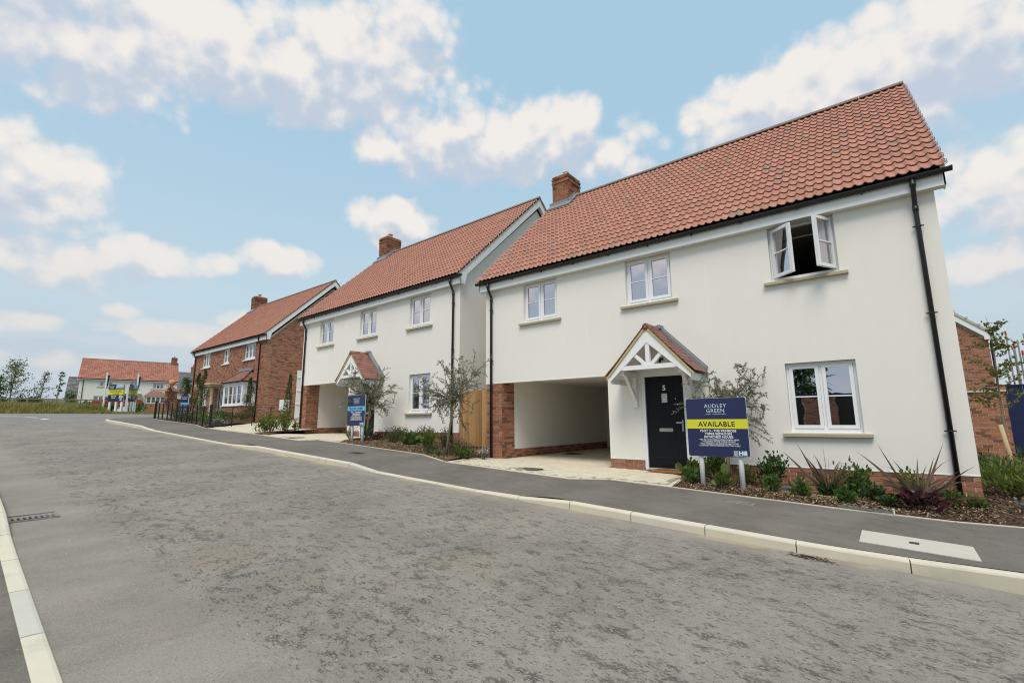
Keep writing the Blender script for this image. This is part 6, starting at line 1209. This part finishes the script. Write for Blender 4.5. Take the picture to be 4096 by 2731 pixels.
for x, y, r, h, m_, lab in ((-63, -4.35, .7, 1.5, 'leaf_dark', 'dark round bush right of the largest birch'), (-60, -6.1, .7, 1.5, 'leaf_green', 'green bush under the leftmost birch'), (-62, -3.7, .55, 1.35, 'leaf_green', 'green bush under the sparse birch'), (-64, -1.0, .5, 2.3, 'leaf_green', 'narrow green bush before the slate roofed building'), (-52, 1.6, .8, .9, 'leaf_green', 'fresh green shrub right of the marketing boards'), (-53, -1.5, .9, .95, 'leaf_dark', 'dark shrub left of the marketing boards'), (-52, -.3, .7, .9, 'leaf_dark', 'dark shrub behind the marketing board posts')):
    shrub('roadside_bush', lab, (x, y, zt(x)), r, h, 420, m_, ls=.16, lw=.09, stems=16, base=.05, hexa=True, group='bushes across the junction', flat=.4)
loose_tree('red_leaf_tree', 'reddish sparse small tree beside the gate pier', (-44.5, 1.75, zt(-44.5) + .15), 2.0, .65, 600, 'leaf_red', 55, ls=.09, bare=.12, nb=30); loose_tree('small_tree', 'round topped small tree behind the gate pier wall', (-48.5, 3.95, zt(-48) + .15), 2.9, .8, 900, 'leaf_dark', 56, ls=.12, bare=.5, nb=26)
# rough grass verge beyond the crossing road
rng = np.random.default_rng(9); n = 30000; X = -43.4 - np.abs(rng.gamma(1.4, 3.2, n)); Y = rng.uniform(-13, -1.9, n); P = np.stack([X, Y, [zr(x) - .1 for x in X]], 1); cl_ = .5 + .5 * np.sin(Y * 2.1 + np.sin(X * 1.3) * 2) * np.sin(Y * .83 + 1 + X * .5); H_ = rng.uniform(.35, 1.0, n) * (.55 + .6 * cl_) * np.clip(.35 + (-43.4 - X) * .22, .35, 1.0); D = np.stack([rng.normal(size=n) * .25, rng.normal(size=n) * .25 + .1, np.ones(n)], 1)
tag(leaf_mesh('rough_grass', P, D, H_, rng.uniform(.025, .06, n), 'grass', None, r=np.clip(.15 + .6 * (.5 + .5 * np.sin(Y * 1.1 + X * .6 + 2)) + rng.normal(size=n) * .16, 0, 1)), 'tall rough yellow green grass beyond the crossing road', 'grass', kind='stuff')
n = 5000; X = rng.uniform(-46, -43.4, n); Y = rng.uniform(-3.5, 3, n); tag(leaf_mesh('low_weeds', np.stack([X, Y, [zr(x) - .1 for x in X]], 1), np.stack([rng.normal(size=n) * .6, rng.normal(size=n) * .6, np.ones(n)], 1), rng.uniform(.1, .3, n), .05, 'grass', None), 'low dry weeds at the foot of the marketing boards', 'grass', kind='stuff')
# far hills with woods
for nm, X0, h0, seed, mt in (('hill', -420, 21, 1, 'far_wood_hazed'), ('hill', -620, 29, 4, 'far_wood_hazed')):
    V = []; ys_ = np.linspace(-500, 700, 160); r_ = np.random.default_rng(seed); ph = r_.random(8) * 6
    for y in ys_:
        hh = h0 * (.82 + .10 * math.sin(y / 90 + ph[0]) + .05 * math.sin(y / 37 + ph[1])) + r_.normal() * .5; V += [(X0 + 60, y, 3.0), (X0, y, hh * .75), (X0 - 30, y, hh), (X0 - 160, y, 3.0)]
    o = np_mesh(nm, np.array(V), np.array([(4 * i + j, 4 * i + 4 + j, 4 * i + 5 + j, 4 * i + 1 + j) for i in range(159) for j in range(3)]), np.full(len(V), .5), mt, None, True); tag(o, 'low wooded hill on the far horizon', kind='structure')
# trees on the plot across the road (seen in the panes)
for i, (x, y, h) in enumerate(((-6, -30, 6.5), (1.5, -34, 8), (9, -31, 7), (-16, -32, 7.5))): loose_tree('broad_tree', '%s leafy tree on the plot across the road, mirrored in the panes' % ORD[i], (x, y, -.6), h, 2.6, 1500, 'leaf_dark', 70 + i, ls=.42, nb=40, bare=.25, group='trees across the road')
